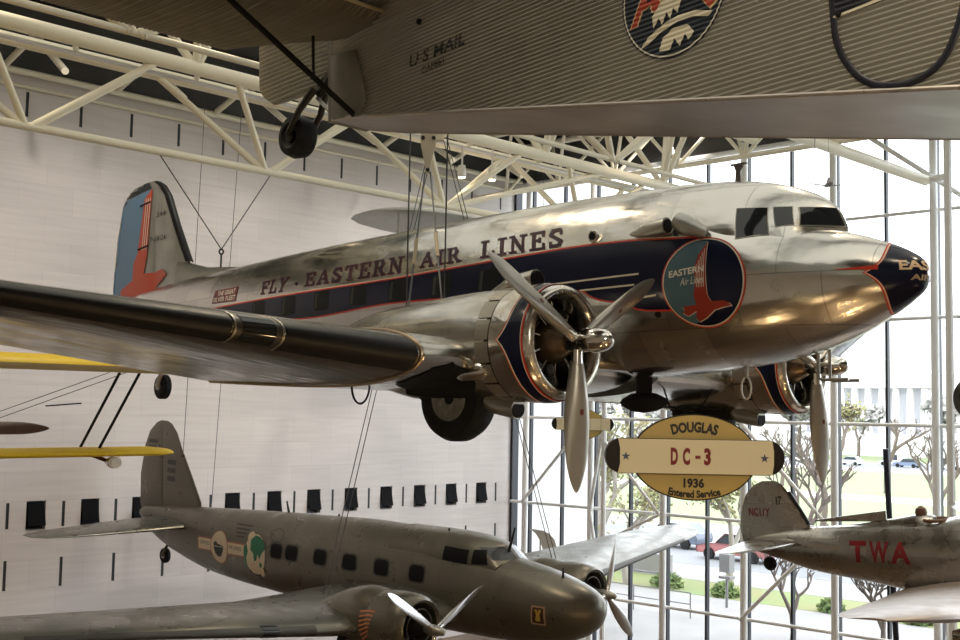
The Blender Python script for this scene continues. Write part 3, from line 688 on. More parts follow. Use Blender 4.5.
# tail wheel
tw = MB().lathe([(-.09, .12), (-.1, .2), (-.06, .27), (.06, .27), (.1, .2), (.09, .12)], lambda t, x, y: P(17.2 + x, t, -1.05 + y), 26).build('tail_wheel', rubber, dc)
MB().tube([P(17.2, -.13, -1.05), P(17.2, .13, -1.05)], .08, 12).build('hub', alu_dull, tw)
MB().tube([P(17.2, .14, -1.05), P(17.0, .12, -.6), P(16.8, 0, -.15)], .05, 8).build('tail_wheel_strut', alu_dull, dc)
# odds and ends on the skin
MB().tube([P(3.70, 1.02, .68), P(3.3, 1.12, .70), P(2.98, 1.13, .72)], [.02, .10, .115], 16).build('heater_scoop', alu_dull, dc)
MB().tube([P(2.99, 1.13, .72), P(2.965, 1.13, .72)], .09, 16).build('scoop_mouth', black, dc)
MB().tube([P(2.46, 1.02, .58), P(2.66, 1.08, .68), P(2.86, 1.06, .78)], [.06, .13, .12], 14).build('air_outlet', alu_dull, dc)
MB().lathe([(0, .09), (.03, .085), (.035, .06)], lambda t, x, y: P(4.23 + x, 1.10 + t, .72 + y), 20).build('porthole', alu2, dc)
MB().lathe([(0, .055), (.045, .055)], lambda t, x, y: P(4.23 + x, 1.10 + t, .72 + y), 20).build('porthole_glass', black, dc)
decal('vent_hole', tess([ell(3.185, -.42, .045, .04, 16)]), stbd, fb, .008, black, dc)
MB().tube([P(2.63, 0, 1.36), P(2.63, 0, 1.58), P(2.62, 0, 1.66)], [.05, .035, .075], 12).build('antenna_mast', mat('mast_brown', (.16, .13, .11), .4, .5), dc)
MB().bar(P(2.5, 0, 1.68), P(2.74, 0, 1.68), .06, .02).build('antenna_cap', mat('mast_brown', (.16, .13, .11)), dc)
fo = MB().lathe([(-.42, .01), (-.36, .08), (-.2, .16), (0, .19), (.2, .16), (.36, .08), (.42, .01)], lambda t, x, y: P(4.2 + t, x*.8, -1.52 + y*.8), 20).build('loop_antenna', black, dc)
MB().bar(P(4.2, 0, -1.42), P(4.2, 0, -1.15), .10, .22).build('antenna_post', black, dc)
MB().tube([P(2.62, -.15, -1.0), P(2.62, -.15, -1.2)], .03, 8).build('mast', alu_dull, dc)
MB().tube([P(2.62 + .075*math.cos(t), -.15, -1.34 + .15*math.sin(t)) for t in np.linspace(PI/2, 2.5*PI, 28)], .014, 8).build('ring_antenna', mat('ring_white', (.8, .8, .78), .2, .4), dc)
for s in (-.45, -.75):
    MB().tube([P(1.72, s, -.74), P(1.72, s, -1.2), P(1.68, s, -1.24), P(1.3, s, -1.24)], .022, 8).build('pitot_tube', alu_dull, dc)
MB().tube([P(3.65, -.9, -1.3), P(3.8, -.9, -1.52), P(4.1, -.9, -1.62), P(4.4, -.9, -1.55), P(4.5, -.9, -1.3)], .015, 6).build('wire_loop', black, dc)
MB().tube([P(5.95 - .18*math.cos(t), 3.75, -1.40 - .24*math.sin(t)) for t in np.linspace(0, PI, 15)], .015, 6).build('wire_loop', black, dc)
# ------------------------------------------------------------------ grey low-wing airliner below
olive = panel_metal('grey_olive_skin', (.19, .175, .142), .33, .8, .6, seam=.25, metal=.6, bump=.06, bscale=1.2, var=.10)
olive_w = panel_metal('grey_olive_wing', (.20, .195, .17), .32, .8, .8, seam=.25, metal=.7, bump=.10, bscale=1.0, var=.08)
bo = thing('airliner', 'dull grey-brown twin-engine airliner with round map emblems hanging lowest in the hall', 'airplane', (18.308, 14.361, 4.253), pose_rot(.059, .032, -.017))
FB = Body([(.04, .02, -.06, -.02, .04, 2), (.12, .20, -.26, -.03, .24, 2), (.3, .34, -.46, -.04, .42, 2), (.7, .48, -.66, -.05, .60, 2.05), (1.2, .60, -.78, -.05, .70, 2.1), (2.0, .72, -.88, -.04, .77, 2.15), (2.6, .80, -.92, -.02, .80, 2.2),
  (3.4, .95, -.95, 0, .82, 2.2), (4.4, 1.10, -.97, .02, .83, 2.2), (6, 1.10, -.98, .03, .83, 2.2), (8, 1.02, -.99, .02, .80, 2.15), (10, .92, -.95, .02, .72, 2.1), (12, .80, -.84, .04, .56, 2.05), (13.6, .70, -.56, .10, .38, 2), (14.8, .60, -.20, .2, .2, 2), (15.5, .50, .2, .34, .06, 2), (15.6, .42, .28, .35, .03, 2)])
bfus = FB.mesh(80, 56, bias=1.25).build('fuselage', olive, bo)
cf = [pchip([0, 1, 2, 3, 4], v) for v in ([2.10, 2.52, 3.1, 3.9, 5.2], [.58, .60, .66, .70, .72], [.5, .5, .52, .5, .4], [.70, 1.00, 1.11, 1.14, 1.12], [.35, .25, .05, 0, 0])]
bcab = MB().loft([[cabpt(*[f(k / 8) for f in cf], j / 36, 2.6) for j in range(37)] for k in range(33)], closed=False).build('cockpit_roof', olive, bo, 30)
bb = bvh_of(bfus); bcb = bvh_of(bfus, bcab)
def rrect(cx, cy, w, h, r=.07): return [(cx + sx*(w/2-r) + r*math.cos(t), cy + sy*(h/2-r) + r*math.sin(t)) for sx, sy, t0 in ((1,1,0),(-1,1,PI/2),(-1,-1,PI),(1,-1,1.5*PI)) for t in (t0, t0+PI/4, t0+PI/2)]
bw = mat('cabin_glass', (.010, .010, .011), 0, .5, spec=.12)
for a, u in ((8.83, .153), (8.26, .176), (7.25, .208), (6.27, .22), (5.27, .24), (4.22, .25)):
    f = decal('cabin_window', tess([rrect(a, u, .50, .40, .1)]), stbd, bb, .006, mat('olive_trim', (.09, .085, .07), .4, .45), bo)
    decal('pane', tess([rrect(a, u, .42, .33, .09)]), stbd, bb, .010, bw, f)
for p in ([(3.62, .60), (2.98, .58), (2.98, .86), (3.62, .88)], [(2.88, .60), (2.48, .62), (2.62, .90), (2.88, .88)]):
    decal('cockpit_window', tess([p]), stbd, bcb, .008, bw, bo, .08)
for sg in (1, -1):
    decal('windscreen', tess([[(.04*sg, .74), (.04*sg, .97), (.48*sg, .93), (.52*sg, .72)]]), front, bcb, .008, mat('windscreen_glass', (.06, .065, .07), 0, .06), bo, .08)
strip_cream = mat('emblem_cream', (.88, .74, .54), 0, .5); strip_rim = mat('emblem_orange', (.48, .19, .10), 0, .5); ink = mat('emblem_ink', (.03, .035, .025), 0, .5); green = mat('map_green', (.03, .22, .11), 0, .5)
decal('name_strip_edge', tess([[(12.18, -.215), (10.05, -.155), (10.05, .17), (12.18, .13)]]), stbd, bb, .006, strip_rim, bo)
ns = decal('name_strip', tess([[(12.145, -.18), (10.08, -.122), (10.08, .138), (12.145, .093)]]), stbd, bb, .009, strip_cream, bo)
for t, a0, a1 in (('UNITED', 12.05, 11.62), ('AIR LINES', 10.75, 10.2)):
    decal('strip_text', xf2d(fit2d(text2d(t, .01), 0, 1, 0, 1), lambda x, y: (a0 + (a1-a0)*x, -.07 + .09*y + (.02 if a0 > 11 else .05))), stbd, bb, .012, mat('strip_ink', (.20, .17, .12), 0, .5), ns)
decal('emblem_rim', tess([ell(11.17, -.045, .40, .41)]), stbd, bb, .011, strip_rim, bo)
e1 = decal('emblem', tess([ell(11.17, -.045, .37, .385)]), stbd, bb, .014, strip_cream, bo)
decal('emblem_shape', tess([[(11.410, 0.047), (11.300, 0.097), (11.230, 0.037), (11.110, 0.027), (10.950, -0.003), (10.990, -0.133), (11.070, -0.253), (11.200, -0.283), (11.330, -0.213), (11.390, -0.093)]]), stbd, bb, .018, ink, e1, .06)
decal('emblem_line', tess([[(11.430, -0.043), (10.930, -0.023), (10.930, -0.008), (11.430, -0.028)]]), stbd, bb, .022, strip_cream, e1)
e2 = decal('map_emblem', tess([ell(9.64, -.03, .41, .47)]), stbd, bb, .014, strip_cream, bo)
decal('map_emblem', tess([ell(9.84, .36, .14, .12)]), stbd, bb, .016, strip_cream, e2, .06); decal('map_emblem', tess([ell(9.40, -.40, .10, .12)]), stbd, bb, .016, strip_cream, e2, .06)
for pts in ([(9.800, 0.250), (9.680, 0.350), (9.520, 0.330), (9.380, 0.250), (9.320, 0.110), (9.420, 0.010), (9.480, -0.110), (9.540, -0.010), (9.580, -0.130), (9.660, -0.170), (9.680, -0.010), (9.780, 0.050)], [(10.010, 0.090), (9.920, 0.150), (9.860, 0.010), (9.920, -0.130), (9.900, -0.310), (9.940, -0.310), (10.000, -0.150)], [(9.480, -0.150), (9.400, -0.190), (9.440, -0.270), (9.500, -0.250)]):
    decal('map_land', tess([[(9.66 + (a-9.66)*1.22, -.02 + (u+.02)*1.18) for a, u in pts]]), stbd, bb, .019, green, e2, .06)
for k in range(4): decal('fine_print', tess([[(10.62 - .05*k, .56 - .09*k), (9.95 + .06*k, .575 - .09*k), (9.95 + .06*k, .61 - .09*k), (10.62 - .05*k, .595 - .09*k)]]), stbd, bb, .006, mat('faded_ink', (.065, .06, .05), .3, .5), bo)
decal('badge_edge', tess([[(1.26, -.33), (.94, -.33), (.95, .03), (1.24, .03)]]), stbd, bb, .006, mat('badge_tan', (.55, .36, .24), 0, .5), bo, .05)
bd = decal('badge', tess([[(1.23, -.30), (.97, -.30), (.98, .0), (1.21, .0)]]), stbd, bb, .009, mat('badge_brown', (.05, .02, .015), 0, .5), bo, .05)
decal('badge_mark', tess([[(1.17, -.04), (1.12, -.03), (1.10, -.08), (1.07, -.03), (1.02, -.04), (1.06, -.14), (1.04, -.24), (1.10, -.27), (1.16, -.24), (1.13, -.14)]]), stbd, bb, .013, mat('badge_yellow', (.62, .42, .08), 0, .5), bd, .05)
# tail
bfin = vfin([(.4, 12.75, 14.6, .10), (.85, 12.85, 14.66, .10), (1.5, 13.28, 14.72, .09), (2.2, 13.78, 14.78, .08), (2.6, 14.02, 14.78, .07), (2.84, 14.28, 14.78, .05), (2.91, 14.5, 14.72, .02)]).build('fin', olive, bo)
brud = vfin([(.25, 14.5, 15.45, .08), (.6, 14.5, 15.62, .09), (1.4, 14.58, 15.66, .09), (2.2, 14.64, 15.5, .08), (2.6, 14.66, 15.3, .07), (2.84, 14.67, 15.0, .05), (2.91, 14.68, 14.8, .02)]).build('rudder', olive, bo)
bfv = bvh_of(bfin, brud)
for k in range(3):
    decal('faded_number', tess([[(15.3, 2.28 - .17*k), (14.85 + .05*k, 2.28 - .17*k), (14.85 + .05*k, 2.38 - .17*k), (15.3, 2.38 - .17*k)]]), stbd, bfv, .006, MATS['faded_ink'], brud, .3)
    decal('faded_number', tess([[(14.35, 1.75 - .22*k), (13.95, 1.75 - .22*k), (13.95, 1.88 - .22*k), (14.35, 1.88 - .22*k)]]), stbd, bfv, .006, MATS['faded_ink'], bfin, .3)
for sg in (1, -1):
    wing([(.1*sg, 12.85, 2.35, .25, .10), (1.5*sg, 13.05, 2.05, .22, .10), (3.2*sg, 13.45, 1.45, .17, .09), (3.8*sg, 13.75, 1.0, .15, .08), (4.05*sg, 14.0, .5, .15, .05)]).build('tailplane', olive_w, bo)
# wings
WB = lambda s: (3.0 + abs(s)*.11, 4.4 - abs(s)*.245, -.45 + max(0, abs(s)-3.2)*(.10 if s > 0 else .080))
for sg in (1, -1):
    ss = (.3, 2, 3.6, 5.5, 8, 9.8, 10.7, 11.2, 11.5)
    wing([(s*sg, WB(s)[0] + (max(0, s-10.3)**2)*.5, WB(s)[1] - (max(0, s-10.3)**2)*.75, WB(s*sg)[2], .155 - .006*s) for s in ss], n=16).build('wing', olive_w, bo)
    wing([(s*sg, *WB(s*sg), .155 - .006*s) for s in (4.2, 7, 9.6)], clip=.03, grow=.006, n=40).build('deicer_boot', mat('worn_boot', (.085, .08, .07), .3, .5), bo, 60)
# engines
for sg in (1, -1):
    s0 = 2.75*sg; UE = -.27; fn = lambda a, x, y, s0=s0: P(a, s0 + x, UE + y)
    cw = MB().lathe([(3.15, .56), (2.8, .60), (2.45, .60), (2.26, .56), (2.2, .50), (2.24, .45), (2.5, .45), (3.1, .5)], fn, 52, False, False).build('cowling', olive, bo, 50)
    nf = [pchip([3.1, 3.5, 4.0, 4.5, 5.0, 5.6], v) for v in ([.54, .58, .54, .44, .28, .08], [.56, .60, .50, .30, .10, .02], [.56, .56, .48, .36, .2, .03])]
    nc = MB().loft([[P(a, s0 + nf[0](a)*math.cos(t), UE + (nf[1](a) if math.sin(t) > 0 else nf[2](a))*math.sin(t)) for t in np.linspace(0, 2*PI, 40, endpoint=False)] for a in np.linspace(3.1, 5.6, 26)]).build('nacelle', olive, bo)
    if sg > 0:
        cbv = bvh_of(cw, nc)
        for k in range(7):
            u = UE + .20 - .075*k
            decal('flag_stripe', tess([[(3.30 - .10*max(0, 0), u - .02 - .012*k), (3.10, u + .02), (2.90 + .03*k, u + .035), (2.90 + .03*k, u + .068), (3.10, u + .055), (3.30, u + .015 - .012*k)]]), stbd, cbv, .008, mat('flag_orange', (.62, .24, .12), 0, .5), nc, .06)
    en = MB().lathe([(2.75, .2), (2.5, .2), (2.35, .17), (2.22, .12), (2.1, .08)], fn, 24).build('engine', engine_dark, bo)
    for k in range(9):
        t = 2*PI*k/9; MB().tube([fn(2.6, math.cos(t)*.18, math.sin(t)*.18), fn(2.6, math.cos(t)*.43, math.sin(t)*.43)], .065, 12).build('cylinder', engine_dark, en)
    MB().tube([fn(2.27, .33*math.cos(t), .33*math.sin(t)) for t in np.linspace(0, 2*PI, 33)], .014, 6).build('collector_ring', mat('ring_brown', (.10, .085, .07), .6, .5), en)
    MB().lathe([(2.7, .45), (2.72, .45)], fn, 30).build('baffle', black, en)
    pr_ = MB().lathe([(2.12, .07), (2.0, .10), (1.92, .11), (1.8, .10), (1.72, .075), (1.66, .07), (1.62, .03)], fn, 20).build('propeller', alu_dull, bo)
    ph = -.057 if sg > 0 else .778
    for k in range(3):
        t = ph + k*2*PI/3 + PI; R = Matrix.Rotation(-t, 3, 'Y'); o = Vector(P(1.87, s0, UE))
        bm_ = blade_mesh(1.5, .12, .24, .8, .45, hand=-1)
        bm_.v = [R @ p + o for p in bm_.v]; bl = bm_.build('blade', mat('blade_bright', (.74, .74, .74), .9, .32), pr_)
        MB().tube([R @ P(0, 0, .08) + o, R @ P(0, 0, .22) + o], .06, 12).build('blade_grip', alu2, pr_)
    wl = MB().lathe([(-.14, .2), (-.15, .36), (-.06, .44), (.06, .44), (.15, .36), (.14, .2)], lambda t, x, y: P(4.0 + x, s0 + t, -.95 + y), 30).build('main_wheel', rubber, bo)
    MB().tube([P(4.0, s0-.15, -.95), P(4.0, s0+.15, -.95)], .18, 16).build('hub', alu_dull, wl)
tw = MB().lathe([(-.06, .08), (-.07, .14), (-.04, .2), (.04, .2), (.07, .14), (.06, .08)], lambda t, x, y: P(14.35 + x, t, -.70 + y), 22).build('tail_wheel', rubber, bo)
MB().tube([P(14.35, -.08, -.70), P(14.35, .08, -.70)], .07, 10).build('hub', alu_dull, tw)
MB().tube([P(14.35, .1, -.70), P(14.2, .08, -.45), P(14.0, 0, -.2)], .04, 8).build('tail_wheel_strut', olive, bo)
for a, s, h, l in ((9.3, 0, .22, .12), (7.5, 0, .10, .05), (2.35, .1, .42, -.16), (3.9, .2, .14, 0), (.95, .1, .22, 0)):
    z = 1.0 if a > 5 else (1.05 if a > 3 else (.95 if a > 2 else .5))
    MB().tube([P(a, s, z-.12), P(a + l, s, z + h)], [.035, .018], 8).build('aerial_stub', engine_dark, bo)
for s in (5.9, 4.6): MB().bar(P(WB(s)[0] + .6, s, WB(s)[2]-.35), P(WB(s)[0] + .6, s, WB(s)[2]-.62), .12, .05).build('wing_lug', olive_w, bo)
wing([(s, *WB(s), .155 - .006*s) for s in (5.0, 5.35)], clip=.04, grow=.01, n=40).build('landing_light', glass_dark, bo, 60)
decal('exit_outline', tess([ell(8.9, .50, .24, .16), ell(8.9, .50, .22, .14)[::-1]]), stbd, bb, .005, MATS['faded_ink'], bo)
# ------------------------------------------------------------------ corrugated trimotor overhead
corr = mat('corrugated_metal', (.43, .415, .36), .55, .42, var=.12, vscale=2.5)
smooth_skin = panel_metal('smooth_skin', (.50, .46, .41), .34, 1.2, .8, seam=.25, metal=.75, bump=.05)
tri = thing('mail_plane', 'corrugated grey metal plane marked U S MAIL hanging nearest, cut off at the top', 'airplane', (7.65, 2.77, 10.0), pose_rot(0, -.049, 0))
HW = lambda a: .86 - .0735*max(a, 0) - (max(0, a-5.9)**2)*.35
PIT, AMP = .0355, .0095
side = lambda a, u: HW(a) + AMP*math.sin(2*PI*u/PIT)
BOT = lambda a: -.075 + .198*a
for sg in (1, -1):
    A = list(np.linspace(-6, 6.55, 40)); N = int(2.45/PIT*8); m = MB()
    for a in A:
        for j in range(N + 1):
            u = -.35 - .0 + 2.6*j/N; m.v.append(P(a, sg*side(a, u), u))
    for i in range(len(A)-1):
        for j in range(N): m.f.append((i*(N+1)+j, (i+1)*(N+1)+j, (i+1)*(N+1)+j+1, i*(N+1)+j+1))
    o = m.build('side_panel', corr, tri, 180)
    b = bmesh.new(); b.from_mesh(o.data)
    bmesh.ops.bisect_plane(b, geom=list(b.verts)+list(b.edges)+list(b.faces), plane_co=P(0, 0, BOT(0)), plane_no=Vector((0, -.198, 1)).normalized(), clear_inner=True)
    if True: bmesh.ops.bisect_plane(b, geom=list(b.verts)+list(b.edges)+list(b.faces), plane_co=(0, -3, -.35), plane_no=(0, 0, 1), clear_inner=True)
    b.to_mesh(o.data); b.free()
b_ = MB()
for a in np.linspace(-6, 6.56, 44): b_.v += [P(a, -HW(a)-.01, max(BOT(a), -.35)), P(a, HW(a)+.01, max(BOT(a), -.35))]
b_.f = [(2*i, 2*i+1, 2*i+3, 2*i+2) for i in range(43)]
b_.build('belly', mat('belly_skin', (.46, .43, .40), .75, .33, var=.15, vscale=1.5), tri, 180)
for sg in (1, -1):
    MB().tube([P(a, sg*(HW(a)+.004), max(BOT(a), -.35)+.008) for a in np.linspace(-6, 6.5, 30)], .016, 8).build('edge_strip', smooth_skin, tri)
    # smooth tail panel
    pts = [(6.56, BOT(6.56)), (5.85, BOT(5.85)), (5.75, 1.25), (5.9, 1.75), (6.56, 1.9)]
    decal('tail_panel', tess([pts]), lambda a, u, sg=sg: (P(a, sg*(HW(a) + AMP + .004), u), P(0, sg, 0)), None, 0, mat('tail_panel_grey', (.25, .235, .20), .5, .5, var=.15), tri, .1)
MB().box((0, .2, 2.24), (1.7, 12.6, .06)).build('roof_panel', smooth_skin, tri, 0)
MB().add([P(-6, -HW(-6), -.35), P(-6, HW(-6), -.35), P(-6, HW(-6), 2.24), P(-6, -HW(-6), 2.24)], [(0,1,2,3)]).build('nose_bulkhead', smooth_skin, tri, 0, False)
MB().bar(P(6.55, 0, BOT(6.5)), P(6.55, 0, 2.26), .5, .06, (0, 1, 0)).build('stern_post', MATS['tail_panel_grey'], tri, 0)
# markings
onside = lambda a, u: (P(a, side(a, u) + .007, u), P(0, 1, 0))
def mark(nm, sh, m, par=tri, k=0): 
    return decal(nm, sh, lambda a, u: (P(a, HW(a) + AMP*(.6 + .4*math.sin(2*PI*u/PIT)) + .006 + k*.002, u), P(0, 1, 0)), None, 0, m, par, cells=(.15, PIT/4))
txt_dark = mat('stencil_black', (.03, .03, .028), .2, .5)
mark('stencil', xf2d(fit2d(text2d('U S MAIL', .012), 0, 1, 0, 1), lambda x, y: (5.10 - .77*x - .02*y, 1.365 + .012*x + .115*y)), txt_dark)
mark('stencil', xf2d(fit2d(text2d('CAP861', .006), 0, 1, 0, 1), lambda x, y: (4.92 - .31*x, 1.262 + .02*x + .062*y)), txt_dark)
ec, eu, er = 2.06, 1.135, .445
mark('emblem_rim', tess([ell(ec, eu, er+.03, er+.03, 60)]), mat('rim_black', (.015, .015, .02), .2, .4)); mark('emblem_rim', tess([ell(ec, eu, er+.018, er+.018, 60), ell(ec, eu, er+.006, er+.006, 60)[::-1]]), mat('rim_pale', (.6, .58, .5), .2, .5), tri, 1)
ed = mark('emblem_disc', tess([ell(ec, eu, er, er, 60)]), mat('disc_navy', (.014, .02, .03), .2, .4), tri, 1)
EM = lambda x, y: (ec - x*er, eu + (y*.85 - .24)*er)
ered = mat('emblem_red', (.36, .05, .025), .1, .45); egold = mat('emblem_gold', (.62, .48, .26), .1, .5); ewhite = mat('emblem_feather', (.62, .58, .44), .1, .5)
for pts, m, k in (
   ([(-.92, -.16), (-.50, .75), (-.28, .75), (-.20, -.05), (-.45, .05), (-.46, .18), (-.62, .12), (-.74, -.14)], egold, 2), ([(-.89, -.15), (-.49, .72), (-.31, .72), (-.24, -.02), (-.42, .06), (-.44, .21), (-.65, .13), (-.76, -.13)], ered, 3), ([(-.53, .26), (-.44, .28), (-.43, .5)], MATS['disc_navy'], 4),
   ([(.92, -.16), (.50, .75), (.28, .75), (.3, .15), (.42, .2), (.5, .05), (.74, -.3)], egold, 2), ([(.86, -.15), (.48, .72), (.32, .72), (.34, .2), (.46, .22), (.54, .05), (.72, -.26)], ered, 3),
   ([(-.12, .8), (.30, .8), (.42, .3), (.36, .05), (.20, .1), (.10, -.15), (.02, -.02), (-.05, -.22), (-.12, -.06), (-.22, -.28), (-.28, -.12), (-.40, -.30), (-.42, -.05), (-.2, .2), (-.1, .5)], ewhite, 5),
   ([(-.7, -.62), (-.50, -.42), (-.2, -.28), (.1, -.2), (.45, -.22), (.80, -.35), (.70, -.42), (.4, -.32), (.1, -.32), (-.25, -.42), (-.5, -.56)], ewhite, 5),
   ([(-.30, -.78), (-.22, -.55), (0, -.42), (.30, -.44), (.42, -.62), (.30, -.74), (.24, -.6), (.12, -.80), (.02, -.62), (-.08, -.82)], ewhite, 5)):
    mark('emblem_figure', tess([[EM(*p) for p in pts]]), m, ed, k)
# big dark loop and coloured band of the door side
loop = [(.790, .72), (.787, .60), (.782, .48), (.755, .355), (.695, .235), (.60, .125), (.47, .055), (.32, .03), (.18, .06), (.07, .14), (0, .26), (-.06, .42), (-.10, .72)]
lf = [pchip(range(len(loop)), [p[i] for p in loop]) for i in (0, 1)]
lm = MB().tube([P(lf[0](t), 0, lf[1](t)) for t in np.linspace(0, len(loop)-1, 90)], .024, 8)
for v_ in lm.v: v_.x = -(side(v_.y, 0) + .010) + v_.x*.35
lm.build('door_loop', mat('loop_black', (.012, .013, .02), .1, .4), tri)
mark('band_edge', tess([[(.785, .565), (.45, .59), (-6, .62), (-6, .64), (.45, .61), (.785, .585)]]), mat('band_cream', (.55, .5, .38), .2, .5), tri, 2)
mark('band', tess([[(.785, .58), (.45, .605), (-6, .635), (-6, 1.2), (.785, 1.2)]]), MATS['loop_black'], tri, 1)
MB().ball(P(.745, HW(.75)+.02, .585), .02, 8).build('fitting', black, tri)
MB().ball(P(4.95, HW(4.95)+.01, 1.76), .028, 10).build('fitting', black, tri)
# tailplane with corrugated underside, rudder, struts, wheel
for sg in (1, -1):
    m = MB(); NS = 240
    for i in range(NS + 1):
        s = .38 + (3.75 - .38)*i/NS; w = .010*math.sin(2*PI*s/.05)
        le = 5.50 + max(0, s-2.9)**2*.5; te = (7.42 if s > .92 else 6.55 + (s-.42)*1.6) - max(0, s-3.0)**2*.7
        for x, z in ((0, 0), (.1, -.06), (.45, -.085), (.8, -.05), (1, 0), (.7, .05), (.3, .07), (.08, .04)): m.v.append(P(le + (te-le)*x, sg*s, 2.02 + z + w*(1 if 0 < x < 1 else .4)))
    m.f = [(i*8+j, i*8+(j+1) % 8, (i+1)*8+(j+1) % 8, (i+1)*8+j) for i in range(NS) for j in range(8)] + [tuple(range(8)), tuple(NS*8+j for j in range(8))]
    m.build('tailplane', mat('tailplane_grey', (.20, .185, .15), .5, .5, var=.1), tri, 25)
    MB().tube([P(5.50, sg*.46, 2.025), P(5.50, sg*2.9, 2.025)], .018, 8).build('leading_edge_strip', mat('strip_yellow', (.62, .55, .36), .4, .45), tri)
    MB().tube([P(5.97, sg*.42, 1.13), P(5.95, sg*2.02, 1.98)], .028, 10).build('strut', black, tri)
    MB().tube([P(6.3, sg*.66, 1.94), P(6.55, sg*.46, 1.72), P(6.85, sg*.22, 1.80)], .015, 6).build('control_horn', black, tri)
m = MB(); NR = 240
for i in range(NR + 1):
    u = 1.72 + 1.5*i/NR; te = 8.12 - max(0, 2.02-u)**2*3.2 - max(0, u-2.9)**2*2; le = 6.7 + max(0, 1.95-u)*1.8
    w = .014*math.sin(2*PI*u/.05)
    for x, s in ((0, .03), (.3, .045), (.97, .012), (1, 0), (.97, -.012), (.3, -.045), (0, -.03)): m.v.append(P(le + (te-le)*x, s*1.0 + (w if s > 0 else -w if s < 0 else 0), u))
m.f = [(i*7+j, i*7+(j+1) % 7, (i+1)*7+(j+1) % 7, (i+1)*7+j) for i in range(NR) for j in range(7)] + [tuple(range(7)), tuple(NR*7+j for j in range(7))]
m.build('rudder', corr, tri, 30)
tw = MB().lathe([(-.08, .09), (-.12, .14), (-.10, .21), (0, .235), (.10, .21), (.12, .14), (.08, .09)], lambda t, x, y: P(7.41 + x, t, 1.275 + y), 28).build('tail_wheel', rubber, tri)
MB().tube([P(7.41, -.115, 1.275), P(7.41, .115, 1.275)], .07, 12).build('hub', engine_dark, tw)
for s in (-.14, .14): MB().tube([P(7.41, s, 1.275), P(7.2, s, 1.5), P(7.02, s*.6, 1.70)], [.03, .035, .045], 8).build('tail_wheel_fork', engine_dark, tri)
MB().tube([P(7.05, .02, 1.62), P(6.85, .03, 1.45), P(6.75, .03, 1.32)], .022, 8).build('shock_strut', alu_dull, tri)
MB().tube([P(6.6, 0, 1.95), P(7.05, 0, 1.66)], .05, 8).build('tail_wheel_boom', engine_dark, tri)
# high wing out of the picture, seen only from elsewhere
wing([(-9.5, -3.9, 2.6, 2.75, .14), (-1, -4.4, 3.9, 2.45, .18), (1, -4.4, 3.9, 2.45, .18), (9.5, -3.9, 2.6, 2.75, .14)]).build('wing', corr, tri)
# ------------------------------------------------------------------ low-wing mail monoplane at right
al = thing('monoplane', 'bare metal low-wing monoplane lettered TWA hanging by the glass wall', 'airplane', (23.93, 5.68, 5.7), pose_rot(.118, -.067, -.06))
alpha_skin = panel_metal('alpha_skin', (.60, .575, .53), .27, .9, .5, seam=.3, bump=.08, bscale=1.8)
FA = Body([(.5, .55, -.55, 0, .55, 2), (1.2, .75, -.75, 0, .70, 2), (2.5, .86, -.84, 0, .72, 2.1), (3.6, .80, -.86, -.02, .70, 2.1), (4.6, .62, -.80, -.04, .62, 2.1), (5.8, .56, -.60, -.02, .50, 2.05), (7.0, .50, -.40, .05, .34, 2), (8.0, .36, -.10, .1, .18, 2), (8.5, .22, .02, .12, .06, 2)])
af = FA.mesh(60, 48).build('fuselage', alpha_skin, al); ab = bvh_of(af)
MB().lathe([(-.02, .60), (.0, .66), (.35, .74), (.9, .72)], lambda t, x, y: P(t, x, y), 40, False, False).build('engine_ring', alpha_skin, al)
en = MB().lathe([(.6, .3), (.1, .25), (-.1, .12)], lambda t, x, y: P(t, x, y), 20).build('engine', engine_dark, al)
for k in range(9): MB().tube([P(.25, .2*math.cos(k*.698), .2*math.sin(k*.698)), P(.25, .56*math.cos(k*.698), .56*math.sin(k*.698))], .08, 10).build('cylinder', engine_dark, en)
pr_ = MB().lathe([(-.1, .08), (-.25, .1), (-.4, .05)], lambda t, x, y: P(t, x, y), 16).build('propeller', alu_dull, al)
for k in range(2):
    b_ = blade_mesh(1.45, .1, .2); R = Matrix.Rotation(.5 + PI*k, 3, 'Y'); b_.v = [R @ p + P(-.22, 0, 0) for p in b_.v]; b_.build('blade', alu2, pr_)
twa = mat('letter_red', (.25, .016, .022), 0, .4)
for t, a0, a1 in (('T', 6.06, 5.70), ('W', 5.64, 5.24), ('A', 5.20, 4.80)):
    decal('lettering', xf2d(fit2d(text2d(t, .035), 0, 1, 0, 1), lambda x, y: (a0 + (a1-a0)*x, -.14 + .42*y)), stbd, ab, .008, twa, al, .1)
afin = vfin([(.05, 6.95, 8.55, .12), (.5, 7.02, 8.62, .10), (.9, 7.24, 8.55, .09), (1.2, 7.42, 8.42, .08), (1.4, 7.58, 8.22, .06), (1.48, 7.72, 8.02, .03)]).build('fin', alpha_skin, al)
afb = bvh_of(afin)
decal('number', xf2d(fit2d(text2d('NC11Y', .02), 0, 1, 0, 1), lambda x, y: (8.38 - .50*x, .74 + .17*y)), stbd, afb, .006, mat('faded_red', (.25, .04, .04), 0, .4), afin, .3)
decal('number', xf2d(fit2d(text2d('17', .01), 0, 1, 0, 1), lambda x, y: (7.72 - .12*x, .98 + .17*y)), stbd, afb, .006, black, afin, .3)
MB().loft([[P(a + .07*(1-math.cos(t)) - .02, .055*math.sin(t), u) for t in np.linspace(-1.5, 1.5, 7)] for u, a in ((.55, 7.02), (.9, 7.21), (1.25, 7.42))], closed=False, cap0=False, cap1=False).build('deicer_boot', boot_m, al)
